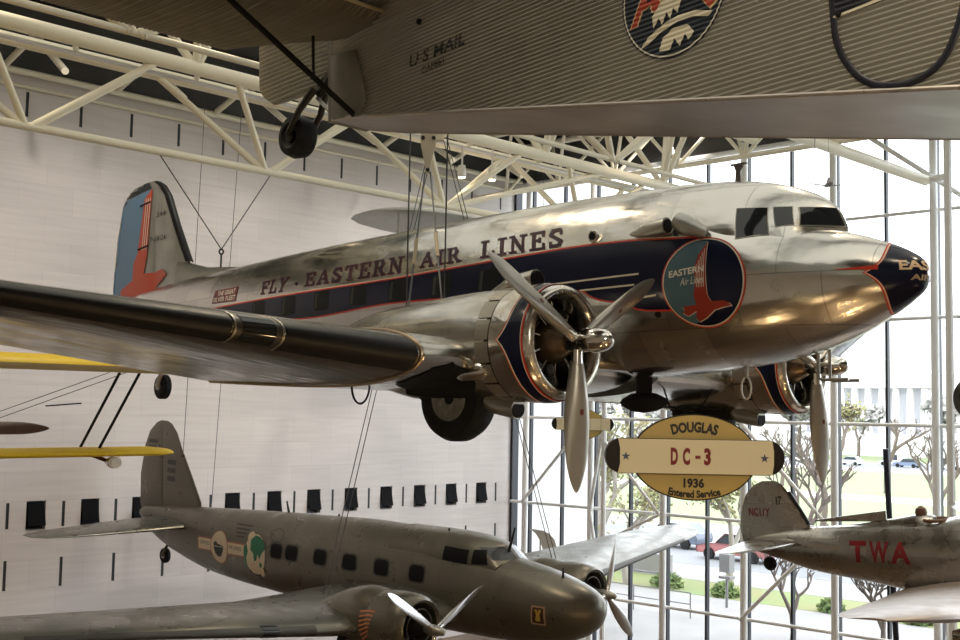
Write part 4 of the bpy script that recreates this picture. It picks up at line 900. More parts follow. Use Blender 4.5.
for sg in (1, -1):
    wing([(.05*sg, 7.15, 1.35, .2, .10), (1.2*sg, 7.4, 1.0, .21, .10), (1.9*sg, 7.7, .62, .22, .09), (2.1*sg, 7.9, .3, .22, .05)]).build('tailplane', alpha_skin, al)
    wing([(.2*sg, 1.9, 3.2, -.68, .15), (2.5*sg, 2.1, 2.8, -.52, .14), (5.2*sg, 2.55, 1.95, -.22, .12), (6.0*sg, 2.9, 1.35, -.12, .10), (6.35*sg, 3.35, .6, -.08, .06)]).build('wing', mat('alpha_wing', (.44, .385, .35), .7, .42, var=.1), al)
    MB().lathe([(.6, .1), (1.2, .25), (2.3, .22), (3.1, .06)], lambda t, x, y, sg=sg: P(t + .8, sg*1.4 + x*.7, -1.3 + y*1.6), 18).build('wheel_trouser', alpha_skin, al)
    MB().lathe([(-.08, .2), (-.08, .36), (0, .4), (.08, .36), (.08, .2)], lambda t, x, y, sg=sg: P(2.4 + x, sg*1.4 + t, -1.65 + y), 22).build('wheel', rubber, al)
MB().lathe([(4.45, .22), (4.62, .26), (4.85, .24), (5.2, .17), (6.2, .03)], lambda t, x, y: P(t, x, .52 + y), 18).build('headrest_fairing', alpha_skin, al)
MB().tube([P(4.62, .30*math.cos(t), .68 + .10*math.sin(t)) if False else P(4.42 + .26*math.cos(t), .26*math.sin(t), .66) for t in np.linspace(0, 2*PI, 25)], .035, 8).build('cockpit_coaming', mat('leather_brown', (.16, .08, .045), 0, .5), al)
MB().lathe([(0, .04), (.05, .1), (.14, .12), (.22, .10), (.27, .03)], lambda t, x, y: P(4.70 + y, x, .66 + t), 16).build('headrest', MATS['leather_brown'], al)
MB().add([P(4.05, .3, .70), P(4.05, -.3, .70), P(3.75, -.22, .72), P(3.75, .22, .72), P(4.15, .22, 1.0), P(4.15, -.22, 1.0)], [(0, 3, 4), (1, 5, 2), (3, 2, 5, 4)]).build('windscreen', gm, al, 0, False)
MB().loft([[P(a, .02*x, .62 + h*y) for x, y in ((-1, 0), (1, 0), (1, 1), (-1, 1))] for a, h in ((6.9, .03), (6.2, .12), (5.4, .22))]).build('spine', alpha_skin, al)
tw = MB().lathe([(-.05, .05), (-.06, .11), (0, .155), (.06, .11), (.05, .05)], lambda t, x, y: P(8.0 + x, t, -.28 + y), 20).build('tail_wheel', rubber, al)
MB().bar(P(8.0, .0, -.28), P(7.95, 0, .02), .05, .05, (1, 0, 0)).build('tail_wheel_strut', alu_dull, al)
MB().bar(P(4.0, .1, -.83), P(4.6, .1, -.83), .3, .1).build('belly_step', engine_dark, al)
# ------------------------------------------------------------------ yellow-winged biplane at left
pc = thing('biplane', 'yellow-winged mail biplane hanging under the airliner wing, mostly beyond the left edge', 'airplane', (5.65, 14.7, 7.7))
yel = mat('yellow_fabric', (.80, .56, .012), 0, .45, var=.05); under = mat('cream_fabric', (.62, .56, .36), 0, .6)
def biwing(nm, le, ch, u, half, sw=0):
    for sg in (1, -1):
        th = .16 if nm == 'upper_wing' else .10
        o = wing([(.1*sg, le, ch, u, th), (half*.9*sg, le, ch, u + .02, th), (half*.97*sg, le + .25, ch*.72, u + .02, .09), (half*sg, le + .6, ch*.3, u + .02, .05)], camber=.03).build(nm, [yel, under], pc)
        if nm == 'upper_wing':
            for p in o.data.polygons:
                if p.normal.z < -.35: p.material_index = 1
biwing('upper_wing', 1.1, 1.45, .86, 4.95); biwing('lower_wing', 2.15, 1.3, -.46, 5.0)
for sg in (1, -1):
    for a0, a1, x in ((1.5, 2.5, 3.66), (1.88, 2.88, 3.54)):
        MB().tube([P(a1, sg*-x*.975, -.40), P(a0, sg*-x, .80)], .022, 8).build('strut', black, pc)
    for a0, a1 in ((1.5, 2.5), (2.05, 3.05)):
        MB().tube([P(a0, sg*-3.5, .82), P(a1, sg*-.6, -.42)], .006, 5).build('flying_wire', cable_m, pc)
MB().bar(P(2.0, -2.45, .28), P(2.0, -3.0, .33), .02, .02).build('wire_spreader', black, pc)
lp = MB().lathe([(0, .02), (.05, .1), (.14, .12), (.17, .115)], lambda t, x, y: P(2.3 - t + .1, -3.72 + x, -.57 + y*.8), 20).build('landing_lamp', alu2, pc)
MB().tube([P(2.235, -3.72, -.57), P(2.22, -3.72, -.57)], .08, 18).build('lens', mat('lamp_lens', (.85, .85, .8), .2, .1), lp)
MB().bar(P(2.35, -3.68, -.56), P(2.7, -3.55, -.46), .05, .05).build('lamp_bracket', mat('bracket_brown', (.12, .05, .03), 0, .5), pc)
Body([(.3, .35, -.45, 0, .4, 2.2), (1.0, .5, -.5, 0, .42, 2.3), (3, .5, -.45, 0, .4, 2.3), (5, .3, -.25, 0, .25, 2.2), (6.6, .1, 0, .05, .05, 2)]).mesh(30, 32).build('fuselage', mat('biplane_black', (.03, .03, .035), 0, .35), pc)
MB().lathe([(.05, .3), (.3, .44), (.35, .44)], lambda t, x, y: P(t, x, y), 26).build('cowl', alu_dull, pc)
pr_ = MB().lathe([(-.15, .05), (-.05, .1), (.06, .1)], lambda t, x, y: P(t, x, y), 16).build('propeller', alu_dull, pc)
for k in range(2):
    b_ = blade_mesh(1.52, .08, .2, 1.0, .5); R = Matrix.Rotation(PI/2 + PI*k + .0, 3, 'Y'); b_.v = [R @ p + P(-.05, 0, 0) for p in b_.v]; b_.build('blade', mat('blade_wood', (.12, .075, .06), 0, .35), pr_)
wing([(-1.6, 5.6, .8, .1, .08), (1.6, 5.6, .8, .1, .08)]).build('tailplane', yel, pc)
vfin([(.0, 5.6, 6.5, .08), (.6, 5.9, 6.7, .08), (.85, 6.2, 6.6, .05)]).build('fin', yel, pc)
for s in (.95, -1.05):
    wl = MB().lathe([(-.07, .25), (-.07, .32), (0, .36), (.07, .32), (.07, .25)], lambda t, x, y: P(1.3 + x, s + t, -1.12 + y), 28).build('wheel', rubber, pc)
    MB().tube([P(1.3, s-.05, -1.12), P(1.3, s+.08, -1.12)], .26, 24).build('wheel_disc', mat('wheel_blue', (.01, .02, .10), 0, .4), wl)
    MB().tube([P(1.3, s, -1.12), P(1.0, s*.4, -.4)], .035, 8).build('gear_leg', black, pc)
# ------------------------------------------------------------------ high-wing plane behind the big airliner
hw = thing('high_wing_plane', 'pale high-wing monoplane mostly hidden behind the silver airliner, its rounded wingtip showing', 'airplane', (25.4, 19.5, 11.9), Matrix.Rotation(.1, 3, 'Z'))
pale = mat('pale_fabric', (.55, .55, .53), 0, .5, var=.06)
rings = []
for sg in (1, -1):
    wing([(.05*sg, 1.3, 3.4, .86, .11), (4.4*sg, 1.3, 3.4, .86, .10), (5.5*sg, 1.45, 3.0, .86, .10), (6.2*sg, 1.75, 2.3, .86, .09), (6.55*sg, 2.1, 1.5, .86, .08), (6.7*sg, 2.5, .7, .86, .06)]).build('wing', pale, hw)
    MB().tube([P(2.2, sg*.4, -.5), P(2.2, sg*3.2, .75)], .04, 8).build('strut', alu_dull, hw)
MB().tube([P(2.2, 6.45, .82), P(2.2, 6.45, .2)], .03, 8).build('pitot_mast', alu_dull, hw)
Body([(0, .1, -.1, 0, .1, 2), (.5, .45, -.5, 0, .5, 2.4), (1.6, .8, -.65, .05, .6, 2.8), (3.6, .78, -.6, .05, .55, 2.8), (6.5, .3, -.15, .05, .25, 2.4), (8.2, .1, 0, .05, .06, 2)]).mesh(30, 32).build('fuselage', mat('blue_grey', (.10, .13, .18), 0, .4), hw)
vfin([(.05, 7.2, 8.3, .08), (.8, 7.6, 8.5, .08), (1.05, 8.0, 8.4, .05)]).build('fin', pale, hw); wing([(-1.6, 7.3, .9, .1, .08), (1.6, 7.3, .9, .1, .08)]).build('tailplane', pale, hw)
pr_ = MB().lathe([(-.15, .03), (0, .08), (.05, .08)], lambda t, x, y: P(t, x, y), 12).build('propeller', alu_dull, hw)
for k in range(2):
    b_ = blade_mesh(1.2, .08, .16); R = Matrix.Rotation(.3 + PI*k, 3, 'Y'); b_.v = [R @ p for p in b_.v]; b_.build('blade', alu_dull, pr_)
sc = thing('curved_blade', 'pale curved blade standing on a slim rod beyond the grey plane far wing', 'model', (29.9, 26.0, 0))
MB().loft([[R0_ @ Vector((x + .0, .02*q, z)) for x, q in ((a_, -1), (b_, -1), (b_, 1), (a_, 1))] for R0_ in (Matrix.Rotation(math.radians(44.4) - PI/2, 3, 'Z'),) for z, a_, b_ in ((3.4, -.03, .42), (3.65, -.08, .40), (3.9, -.18, .32), (4.08, -.30, .16), (4.18, -.42, -.05), (4.22, -.50, -.3))]).build('blade', mat('blade_pale', (.6, .6, .6), .3, .4), sc)
MB().tube([Vector((-.1, .1, 0)), Vector((-.1, .1, 3.9))], .025, 8).build('rod', alu_dull, sc)
gd = thing('model_glider', 'tiny grey winged model hanging in front of the glass above the airliner cockpit', 'model', (22.75, 12.05, 12.9))
MB().loft([[Vector((.55*t, -.55*t, .10*abs(t)**1.3 - .03)) + Vector((.05*x, .05*x, .012*y))*(1.2-abs(t)) for x, y in ((-1, 0), (0, 1), (1, 0), (0, -1))] for t in np.linspace(-1, 1, 13)]).build('wing', mat('glider_grey', (.25, .25, .28), 0, .5), gd)
MB().lathe([(-.28, .01), (-.15, .06), (.1, .05), (.3, .01)], lambda t, x, y: Vector((.7*t - .7*x, .7*t + .7*x, y)), 12).build('fuselage', MATS['glider_grey'], gd)
MB().loft([[Vector((-.02*0 + x*.01, y, h)) for x, y in ((-1, -w), (1, -w), (1, w), (-1, w))] for h, w in ((.0, .06), (.14, .02))]).build('fin', MATS['glider_grey'], gd)
# ------------------------------------------------------------------ hanging signs
gold = mat('sign_gold', (.66, .48, .15), 0, .45, var=.08, vscale=4); tan = mat('sign_tan', (.93, .82, .55), 0, .45); edge = mat('sign_edge', (.018, .013, .009), 0, .4, spec=.3); sred = mat('sign_red', (.24, .02, .02), 0, .4); sblack = mat('sign_black', (.03, .022, .015), 0, .4); sblue = mat('sign_star', (.09, .10, .17), 0, .4)
def sign(label, loc, az, text=True, W=1.70, bar_m=tan, tilt=0):
    R = Matrix.Rotation(az, 3, 'Z') @ Matrix.Rotation(tilt, 3, 'Y')    # local: x right, y away from the reader, z up
    t = thing('hanging_sign', label, 'sign', loc, R, 'oval hanging signs'); k = W / 1.70
    def plate(nm, pts, y0, y1, m, par=t):
        n = len(pts); b_ = MB().add([(x*k, y0, z*k) for x, z in pts] + [(x*k, y1, z*k) for x, z in pts], [tuple(range(n)), tuple(range(n, 2*n))] + [(i, (i+1) % n, n+(i+1) % n, n+i) for i in range(n)])
        return b_.build(nm, m, par, 30)
    def flat(nm, sh, y, m, par=t):
        o = MB().add([(x*k, y, z*k) for x, z in sh[0]], sh[1]).build(nm, m, par, 0, False); return o
    ov = plate('oval_board', ell(0, 0, .61, .415, 64), -.02, .02, edge); flat('oval_face', tess([ell(0, 0, .597, .402, 64)]), -.023, gold, ov); flat('oval_face', tess([ell(0, 0, .597, .402, 64)]), .023, gold, ov)
    cap = lambda e: ell(.70, .005, .155+e, .165+e, 24, -PI/2, PI/2) + ell(-.70, .005, .155+e, .165+e, 24, PI/2, 1.5*PI)
    br = plate('name_bar', cap(.004), -.06, .06, edge)
    mid = [(.76, -.155), (.76, .165), (-.76, .165), (-.76, -.155)]
    arcr = [(.70 + .06 - .03*math.cos(x*PI/2)*0, z) for x, z in ()]
    plate('bar_face', [(.74, -.158), (.755, -.06), (.755, .07), (.74, .168), (-.74, .168), (-.72, .08), (-.72, -.07), (-.74, -.158)], -.066, .066, bar_m, br)
    if text:
        T = lambda s, x0, x1, z0, z1, m, bold=.02: flat('sign_text', fit2d(text2d(s, bold), x0, x1, z0, z1), -.068, m, br)
        for s, x0, x1 in (('D', -.235, -.165), ('C', -.12, -.05), ('-', 0, .05), ('3', .085, .15)):
            if s == '-': flat('sign_text', tess([[(0, -.014), (.05, -.014), (.05, .016), (0, .016)]]), -.068, sred, br)
            else: T(s, x0, x1, -.075, .09, sred, .05)
        def arcword(s, r, c, zc, h, bold, flip=1):
            sh = fit2d(text2d(s, bold), -c, c, 0, h)
            flat('sign_text', xf2d(sh, lambda x, y: ((r + flip*y)*math.sin(x/r), zc + ((r + y)*math.cos(x/r) - r if flip > 0 else r - (r - y)*math.cos(x/r) - .07))), -.026, sblack, ov)
        arcword('DOUGLAS', .85, .215, .235, .105, .05)
        flat('sign_text', fit2d(text2d('1936', .045), -.105, .095, -.295, -.20), -.026, sblack, ov)
        arcword('Entered Service', 1.1, .26, -.32, .075, .045, -1)
        for sx in (-1, 1):
            st = [((.045 if i % 2 == 0 else .018)*math.sin(i*PI/5) + .665*sx, (.045 if i % 2 == 0 else .018)*math.cos(i*PI/5)) for i in range(10)]
            flat('star', tess([st]), -.068, sblue, br)
    else:
        for x in (-.4, -.1, .2, .5): flat('bar_seam', tess([[(x-.006, -.155), (x+.006, -.155), (x+.006, .165), (x-.006, .165)]]), -.068, mat('seam_brown', (.35, .27, .14), 0, .5), br)
    return t
FA_ = math.radians(44.4) - PI/2
sign('gold oval sign with a red DC-3 name bar hanging below the airliner nose', (9.74, 6.58, 7.61), FA_, True, 1.70, tan, .0)
sign('small far gold oval sign with a blank cream bar hanging behind the near propeller blade', (25.74, 21.05, 7.73), FA_, False)
sign('hanging sign at the right edge with only its round black end showing', (9.62, 3.12, 8.17), FA_, False, 1.70, mat('sign_slate', (.06, .07, .12), 0, .4))
# ------------------------------------------------------------------ suspension cables
def W(obj, p): return obj.matrix_world @ Vector(p)
bpy.context.view_layer.update()
def cable(label, pts, r=.012, turn=None, grp='suspension cables'):
    o = Vector(pts[0]); t = MB().tube([Vector(p) - o for p in pts], r, 6).build('suspension_cable', cable_m, None, 60); t.location = o
    tag(t, label, 'cable', grp)
    if turn:
        a, b = Vector(pts[-2]), Vector(pts[-1]); f0, f1 = turn
        MB().tube([a + (b-a)*f0 - o, a + (b-a)*f1 - o], .026, 8).build('turnbuckle', mat('turnbuckle_tan', (.42, .34, .22), .4, .45), t)
    return t
wp1 = W(dc, P(6.1, 2.82, -.36)); wp2 = W(dc, P(5.35, 2.9, -.22)); TP = Vector((12.15, 13.0, 11.9))
pl = thing('cable_plate', 'pale steel plate joining the slanting cables above the airliner', 'rigging', TP, None)
R_ = Matrix.Rotation(FA_, 3, 'Z')
MB().loft([[R_ @ Vector((x*w, y, z)) for x, y in ((-1, -.02), (1, -.02), (1, .02), (-1, .02))] for z, w in ((-.32, .03), (-.12, .06), (.1, .11), (.26, .12), (.30, .08))]).build('plate', mat('plate_beige', (.62, .55, .42), .2, .5), pl, 20)
for x, z in ((-.08, .22), (.08, .22), (0, -.27)): MB().tube([R_ @ Vector((x, -.04, z)), R_ @ Vector((x, .04, z))], .03, 10).build('pin', engine_dark, pl)
cable('left of the two upright cables holding the silver airliner near wing', [wp1 + Vector((-.03, 0, 0)), (wp1.x-.03, wp1.y, ZC)])
cable('right of the two upright cables holding the silver airliner near wing', [wp2 + Vector((.05, 0, 0)), (wp2.x+.05, wp2.y, ZC)])
cable('slanting cable with a turnbuckle running down left to the near engine nacelle', [TP + R_ @ Vector((-.04, 0, -.3)), wp1], .014, (.5, .68))
cable('slanting cable with a turnbuckle running down right to the near engine nacelle', [TP + R_ @ Vector((.04, 0, -.3)), wp2], .014, (.52, .70))
cable('left cable rising from the beige steel plate', [TP + R_ @ Vector((-.10, 0, .28)), TP + R_ @ Vector((-.32, 0, 7.0))])
cable('right cable rising from the beige steel plate', [TP + R_ @ Vector((.10, 0, .28)), TP + R_ @ Vector((.02, 0, 7.0))])
tp = W(dc, P(15.1, 0, 1.35))
hk = thing('cable_hook', 'dark shackle on the airliner back where the tail cables meet', 'rigging', tp + Vector((0, 0, .0)))
MB().tube([(0, 0, -.05), (0, 0, .32)], .02, 8).build('shank', engine_dark, hk)
MB().tube([Vector((.03*math.cos(t), -.03*math.cos(t), .37 + .05*math.sin(t))) for t in np.linspace(0, 2*PI, 17)], .02, 6).build('ring', engine_dark, hk)
cable('left leg of the V of cables above the airliner tail', [tp + Vector((0, 0, .42)), (12.41, 21.15, 13.04)])
cable('right leg of the V of cables above the airliner tail', [tp + Vector((0, 0, .42)), (15.1, 21.15, 13.04)])
B1 = W(bo, P(4.6, 3.0, .02)); B2 = W(bo, P(3.4, -2.9, .0)); T2 = Vector((18.6, 19.6, 14.3))
p2 = thing('cable_plate', 'small steel plate high behind the airliner carrying the grey plane cables', 'rigging', T2)
MB().box((0, 0, .1), (.28, .28, .4), R_).build('plate', MATS['plate_beige'], p2, 0)
for i, (a, e, n) in enumerate(((B1, (-.1, -.03), 'left'), (B1, (-.1, .06), 'right'))):
    cable('%s of the twin cables running down to the grey plane near engine' % n, [T2 + R_ @ Vector((e[0] + e[1], 0, 0)), a + R_ @ Vector((e[1]*1.2, 0, 0))], .011)
for n, e in (('left', .0), ('right', .09)):
    cable('%s of the twin cables running down to the grey plane far wing' % n, [T2 + R_ @ Vector((.12 + e, 0, 0)), B2 + R_ @ Vector((e, 0, 0))], .011)
cable('single cable from the roof to the small steel plate', [T2 + Vector((0, 0, .25)), (18.6, 19.6, ZC)])
nb_ = W(bo, P(14.0, 0, .6))
cable('left thin cable dropping to the grey plane tail behind the airliner fin', [nb_ + Vector((.15, 0, 0)), (nb_.x + .35, nb_.y - .2, 16.4)], .009)
cable('right thin cable dropping to the grey plane tail behind the airliner fin', [nb_ + Vector((.75, -.6, .1)), (nb_.x + 1.35, nb_.y - .5, 16.4)], .009)
for i, (x, y, z, n) in enumerate(((7.2, 3.4, 12.2, 'front'), (8.1, 3.4, 12.2, 'rear'))): cable('%s cable holding the corrugated plane to the roof' % n, [(x, y, z), (x, y, ZC)])
ac = W(al, P(3.0, 0, .80)); cable('cable holding the bare metal monoplane by its back', [ac, (ac.x, ac.y, ZC)], .008)
ac = W(al, P(6.9, 0, .48)); cable('cable holding the bare metal monoplane by its tail', [ac, (ac.x, ac.y, ZC)], .008)
ac = W(hw, P(2.6, 0, .95)); cable('cable holding the pale high-wing plane', [ac, (ac.x, ac.y, ZC)], .008)
ac = W(pc, P(1.9, .0, .9)); cable('cable holding the yellow biplane', [ac, (ac.x, ac.y, ZC)], .008)
cable('hair-thin wire holding the tiny winged model', [(22.75, 12.05, 12.92), (22.75, 12.05, ZC)], .003)
# small lamps on the trusses
lamp_m = mat('lamp_housing', (.75, .73, .68), 0, .4)
bulb = mat('lamp_lit', (1, .9, .7), 0, .5, emit=(1, .78, .48), estr=14)
LAMPS = [((15.9, 21.2, 14.25), 'hung just below the corrugated plane belly, left of the cables'), ((20.9, 21.1, 14.2), 'hung just right of the slanting cables'), ((22.0, 21.1, 14.3), 'hung second to the right of the slanting cables')]
for p, n in LAMPS:
    t = thing('truss_lamp', 'small white truss lamp ' + n, 'lamp', p, None, 'truss lamps')
    MB().lathe([(0, .09), (-.28, .11), (-.30, .10)], lambda h, x, y: Vector((x, y, h)), 16).build('housing', lamp_m, t)
    MB().tube([(0, 0, 0), (0, 0, .5)], .025, 8).build('stem', lamp_m, t)
    MB().tube([(0, 0, -.295), (0, 0, -.315)], .085, 14).build('bulb', bulb, t)
# ------------------------------------------------------------------ outside the glass
def ground(nm, x0, x1, y0, y1, z, m): return struct(MB().box(((x0+x1)/2, (y0+y1)/2, z-.05), (x1-x0, y1-y0, .1)).build(nm, m, smooth=0))
lawn = mat('lawn', (.19, .25, .11), 0, .9, col2=(.24, .26, .14), vscale=.08); pave = mat('paving', (.30, .29, .28), 0, .8, var=.1, vscale=.3); asphalt = mat('asphalt', (.21, .215, .225), 0, .8, var=.1, vscale=.2); gravel = mat('gravel_path', (.55, .50, .42), 0, .9)
ground('ground', XG+.3, 420, -160, 330, -.02, lawn)
ground('terrace', XG+.3, 46, -40, 90, 0, pave); ground('planting_bed', 46, 50, -40, 90, .01, mat('bed_grass', (.16, .23, .07), 0, .9, col2=(.24, .22, .10), vscale=.3))
ground('sidewalk', 50, 55, -60, 120, .02, pave); ground('road', 55, 72, -120, 200, .03, asphalt); ground('sidewalk', 72, 77, -120, 200, .02, pave)
for x0, x1 in ((112, 120), (176, 186)): ground('path', x0, x1, -150, 300, .02, gravel)
ground('road', 186, 215, -150, 320, .03, asphalt)
wx = mat('outer_stone', (.70, .68, .66), 0, .6, var=.06, vscale=.5)
struct(MB().box((36.4, 38, 9), (5.0, 14, 18)).build('wall_outer', wx, smooth=0))
# pale columned museum far across the grass
bu = thing('museum_building', 'pale columned stone museum far across the lawn', 'building', (262, 130, 0))
stone = mat('museum_stone', (.72, .70, .70), 0, .7); stone_haze = mat('museum_rear_haze', (.80, .81, .86), 0, .8)  # rear wall paler and bluer: haze and lifted shade put into the colour
def bx(nm, c, d, m=stone): return MB().box(c, d).build(nm, m, bu, 0)
bx('wing_block', (6, 62, 9), (20, 90, 18)); bx('wing_block', (6, -62, 9), (20, 90, 18)); bx('rear_wall', (5, 0, 9.5), (12, 36, 19), stone_haze); bx('steps', (-6, 0, 2.4), (10, 36, 4.8)); bx('entablature', (-2, 0, 16.8), (8, 36, 3.2))
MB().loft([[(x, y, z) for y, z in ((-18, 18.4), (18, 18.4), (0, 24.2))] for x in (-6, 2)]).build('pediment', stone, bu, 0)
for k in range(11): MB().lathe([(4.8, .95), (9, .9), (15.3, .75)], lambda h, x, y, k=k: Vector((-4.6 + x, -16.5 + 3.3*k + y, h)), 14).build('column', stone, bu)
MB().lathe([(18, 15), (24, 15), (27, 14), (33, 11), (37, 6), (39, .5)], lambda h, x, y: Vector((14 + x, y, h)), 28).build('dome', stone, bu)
# trees
bark = mat('bark', (.15, .12, .10), 0, .9); pale_bark = mat('pale_bark', (.36, .33, .29), 0, .9)
leaf_y = mat('leaf_yellow_green', (.22, .235, .10), 0, .8, col2=(.27, .22, .11), vscale=1.5); leaf_b = mat('leaf_haze_tint', (.42, .39, .37), 0, .9, col2=(.36, .37, .34), vscale=.5); leaf_g = mat('leaf_green', (.10, .17, .05), 0, .8, col2=(.20, .24, .08), vscale=1.5)  # far leaves: distance haze put into their pale colour
def tree(label, loc, h, spread, m, leaf=None, nleaf=0, seed=1, size=.2, grp='trees outside the glass'):
    rnd = random.Random(seed); t = thing('tree', label, 'tree', loc, None, grp); b_ = MB(); tips = []
    def grow(p, d, l, r, n):
        q = p + d*l*.5 + Vector((rnd.uniform(-.05, .05), rnd.uniform(-.05, .05), 0))*l; e = p + d*l
        b_.tube([p, q, e], [r, r*.88, r*.75], 5 if n < 3 else 8, False); tips.append(e)
        if n == 0: return
        for k in range(rnd.choice((2, 3, 3))):
            nd = (d + Vector((rnd.uniform(-1, 1), rnd.uniform(-1, 1), rnd.uniform(-.15, .6)))*spread).normalized()
            grow(e, nd, l*rnd.uniform(.6, .82), r*.68, n-1)
    grow(Vector((0, 0, -.05)), Vector((rnd.uniform(-.08, .08), rnd.uniform(-.08, .08), 1)).normalized(), h*.28, h*.030, 5)
    b_.build('trunk', m, t, 60, False)
    if leaf:
        f = MB()
        for k in range(nleaf):
            c_l = rnd.choice(tips) + Vector((rnd.gauss(0, .5), rnd.gauss(0, .5), rnd.gauss(0, .4)))*h*.08
            x = Vector((rnd.uniform(-1, 1), rnd.uniform(-1, 1), rnd.uniform(-1, 1))).normalized(); y = x.orthogonal().normalized()
            f.add([c_l - x*size, c_l + y*size*.6, c_l + x*size, c_l - y*size*.6], [(0, 1, 2, 3)])
        f.build('foliage', leaf, t, 0, False)
    return t
tree('pale leafy tree outside the glass between the two columns left of the sign', (46.5, 35.2, 0), 6.0, .8, pale_bark, leaf_y, 700, 71, .12)
tree('yellow-green leafy tree just outside the glass left of the sign', (47.5, 37.5, 0), 8.6, .75, pale_bark, leaf_y, 1500, 3, .16)
tree('second yellow-green leafy tree outside the glass, behind the grey plane far wing', (49, 31.0, 0), 6.6, .8, pale_bark, leaf_y, 900, 9, .14)
tree('bare grey tree outside the glass below the monoplane tail', (38.6, 21.9, 0), 3.9, .95, bark, None, 0, 12)
tree('bare grey tree outside the glass below the TWA letters', (38.6, 18.5, 0), 3.6, .95, bark, None, 0, 5)
tree('bare grey tree outside the glass at the lower right, under the monoplane wing', (39.2, 16.7, 0), 3.4, 1.0, bark, None, 0, 21)
tree('pale slender tree with yellow leaves far off right of the airliner propeller', (150, 78, 0), 13, .8, bark, leaf_y, 260, 31, .35)
for i, (x, y, h) in enumerate(((60, 33, 7), (80, 58, 9), (82, 44, 9), (84, 36, 8), (128, 74, 9), (126, 60, 10))):
    tree(['bare tree at the road edge behind the gold sign', 'bare lawn-edge tree furthest left across the road', 'bare lawn-edge tree across the road behind the sign', 'bare lawn-edge tree across the road, beside the monoplane fin', 'bare mid-lawn tree left of the dark post', 'bare mid-lawn tree behind the TWA monoplane cockpit'][i], (x, y, 0), h, .85, bark, None, 0, 40+i)
names = ['first', 'second', 'third', 'fourth', 'fifth', 'sixth', 'seventh', 'eighth', 'ninth', 'tenth', 'eleventh']
for i in range(11):
    y = 70 + 15.5*i
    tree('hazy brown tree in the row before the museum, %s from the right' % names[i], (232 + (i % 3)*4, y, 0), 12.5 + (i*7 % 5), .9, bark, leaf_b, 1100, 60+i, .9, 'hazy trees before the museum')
# shrubs
def shrub(label, loc, r, m, seed):
    rnd = random.Random(seed); t = thing('shrub', label, 'shrub', loc, None, 'shrubs outside the glass'); f = MB(); s = MB()
    for k in range(420):
        d = Vector((rnd.gauss(0, 1), rnd.gauss(0, 1), abs(rnd.gauss(0, 1)))).normalized(); c_l = d * r * rnd.uniform(.6, 1); x = Vector((rnd.uniform(-1, 1), rnd.uniform(-1, 1), rnd.uniform(-1, 1))).normalized(); y = x.orthogonal().normalized()
        f.add([c_l - x*.12, c_l + y*.07, c_l + x*.12, c_l - y*.07], [(0, 1, 2, 3)])
    for k in range(7):
        d = Vector((rnd.gauss(0, .6), rnd.gauss(0, .6), 1)).normalized(); s.tube([(0, 0, -.05), d*r*.8], .02, 5)
    f.build('foliage', m, t, 0, False); s.build('stems', bark, t, 60)
for i, (x, y, r, n) in enumerate(((46.6, 39.5, .9, 'nearest the stone wall'), (46.9, 33.2, .8, 'under the leafy tree'), (46.6, 29.8, .7, 'behind the grey plane nose'), (46.5, 24.6, .6, 'below the monoplane tail wheel'), (46.5, 20.8, .6, 'below the bare trees'), (46.6, 18.4, .6, 'furthest right in the bed'))):
    shrub('low green shrub in the planting bed ' + n, (x, y, 0), r, leaf_g, 80+i)
# cars
def car(label, loc, rz, col, van=False, grp='cars on the roads'):
    t = thing('van' if van else 'car', label, 'van' if van else 'car', loc, Matrix.Rotation(rz, 3, 'Z'), grp)
    pm = mat('car_%d_%d_%d' % tuple(int(c*99) for c in col), col, .1, .3, coat=.5); h = 1.0 if van else .55
    def prof(pts, w): return MB().loft([[Vector((x, s*wd, z)) for x, z in pts] for s, wd in ((-1, w*.92), (-.99, w), (.99, w), (1, w*.92))])
    prof([(-2.2, .35), (2.2, .35), (2.25, .7), (1.5, .92), (-2.15, .95), (-2.25, .7)], .88).build('body', pm, t, 30)
    prof([(1.1 if not van else 1.6, .9), (.4 if not van else 1.1, .95 + h), (-1.3 if not van else -2.0, .95 + h), (-1.95 if not van else -2.1, .9)], .78).build('cabin', pm, t, 30)
    prof([(.98 if not van else 1.5, .96), (.36 if not van else 1.1, .90 + h), (-1.25 if not van else -1.2, .90 + h), (-1.8 if not van else -1.25, .96)], .795).build('windows', mat('car_glass', (.04, .05, .06), 0, .1), t, 30)
    for x in (-1.4, 1.4):
        for s in (-.8, .8): MB().tube([(x, s-.1, .33), (x, s+.1, .33)], .33, 18).build('wheel', rubber, t)
car('red car on the near road behind the grey plane far wingtip', (58.6, 36.6, .03), PI/2, (.38, .14, .14))
car('dark blue car on the near road beside the red car', (61.5, 43, .03), PI/2, (.10, .12, .17))
for i, (x, y, c_, v, n) in enumerate(((200, 112, (.75, .76, .78), True, 'white van on the far road left of the dark post'), (196, 100, (.7, .72, .75), False, 'white car on the far road left of the dark post'), (203, 95.5, (.72, .74, .78), True, 'white van on the far road, leftmost of the right-hand cluster'), (197, 90, (.15, .2, .3), False, 'blue car on the far road in the right-hand cluster'), (204, 87, (.7, .7, .72), False, 'pale car on the far road right of the white van'), (195, 82, (.65, .66, .7), True, 'pale van on the far road, last before the tall column'), (198, 73, (.10, .12, .16), False, 'dark car on the far road near the right edge'), (201, 118, (.12, .14, .2), False, 'dark car on the far road behind the propeller blade'))):
    car(n, (x, y, .03), PI/2, c_, v)
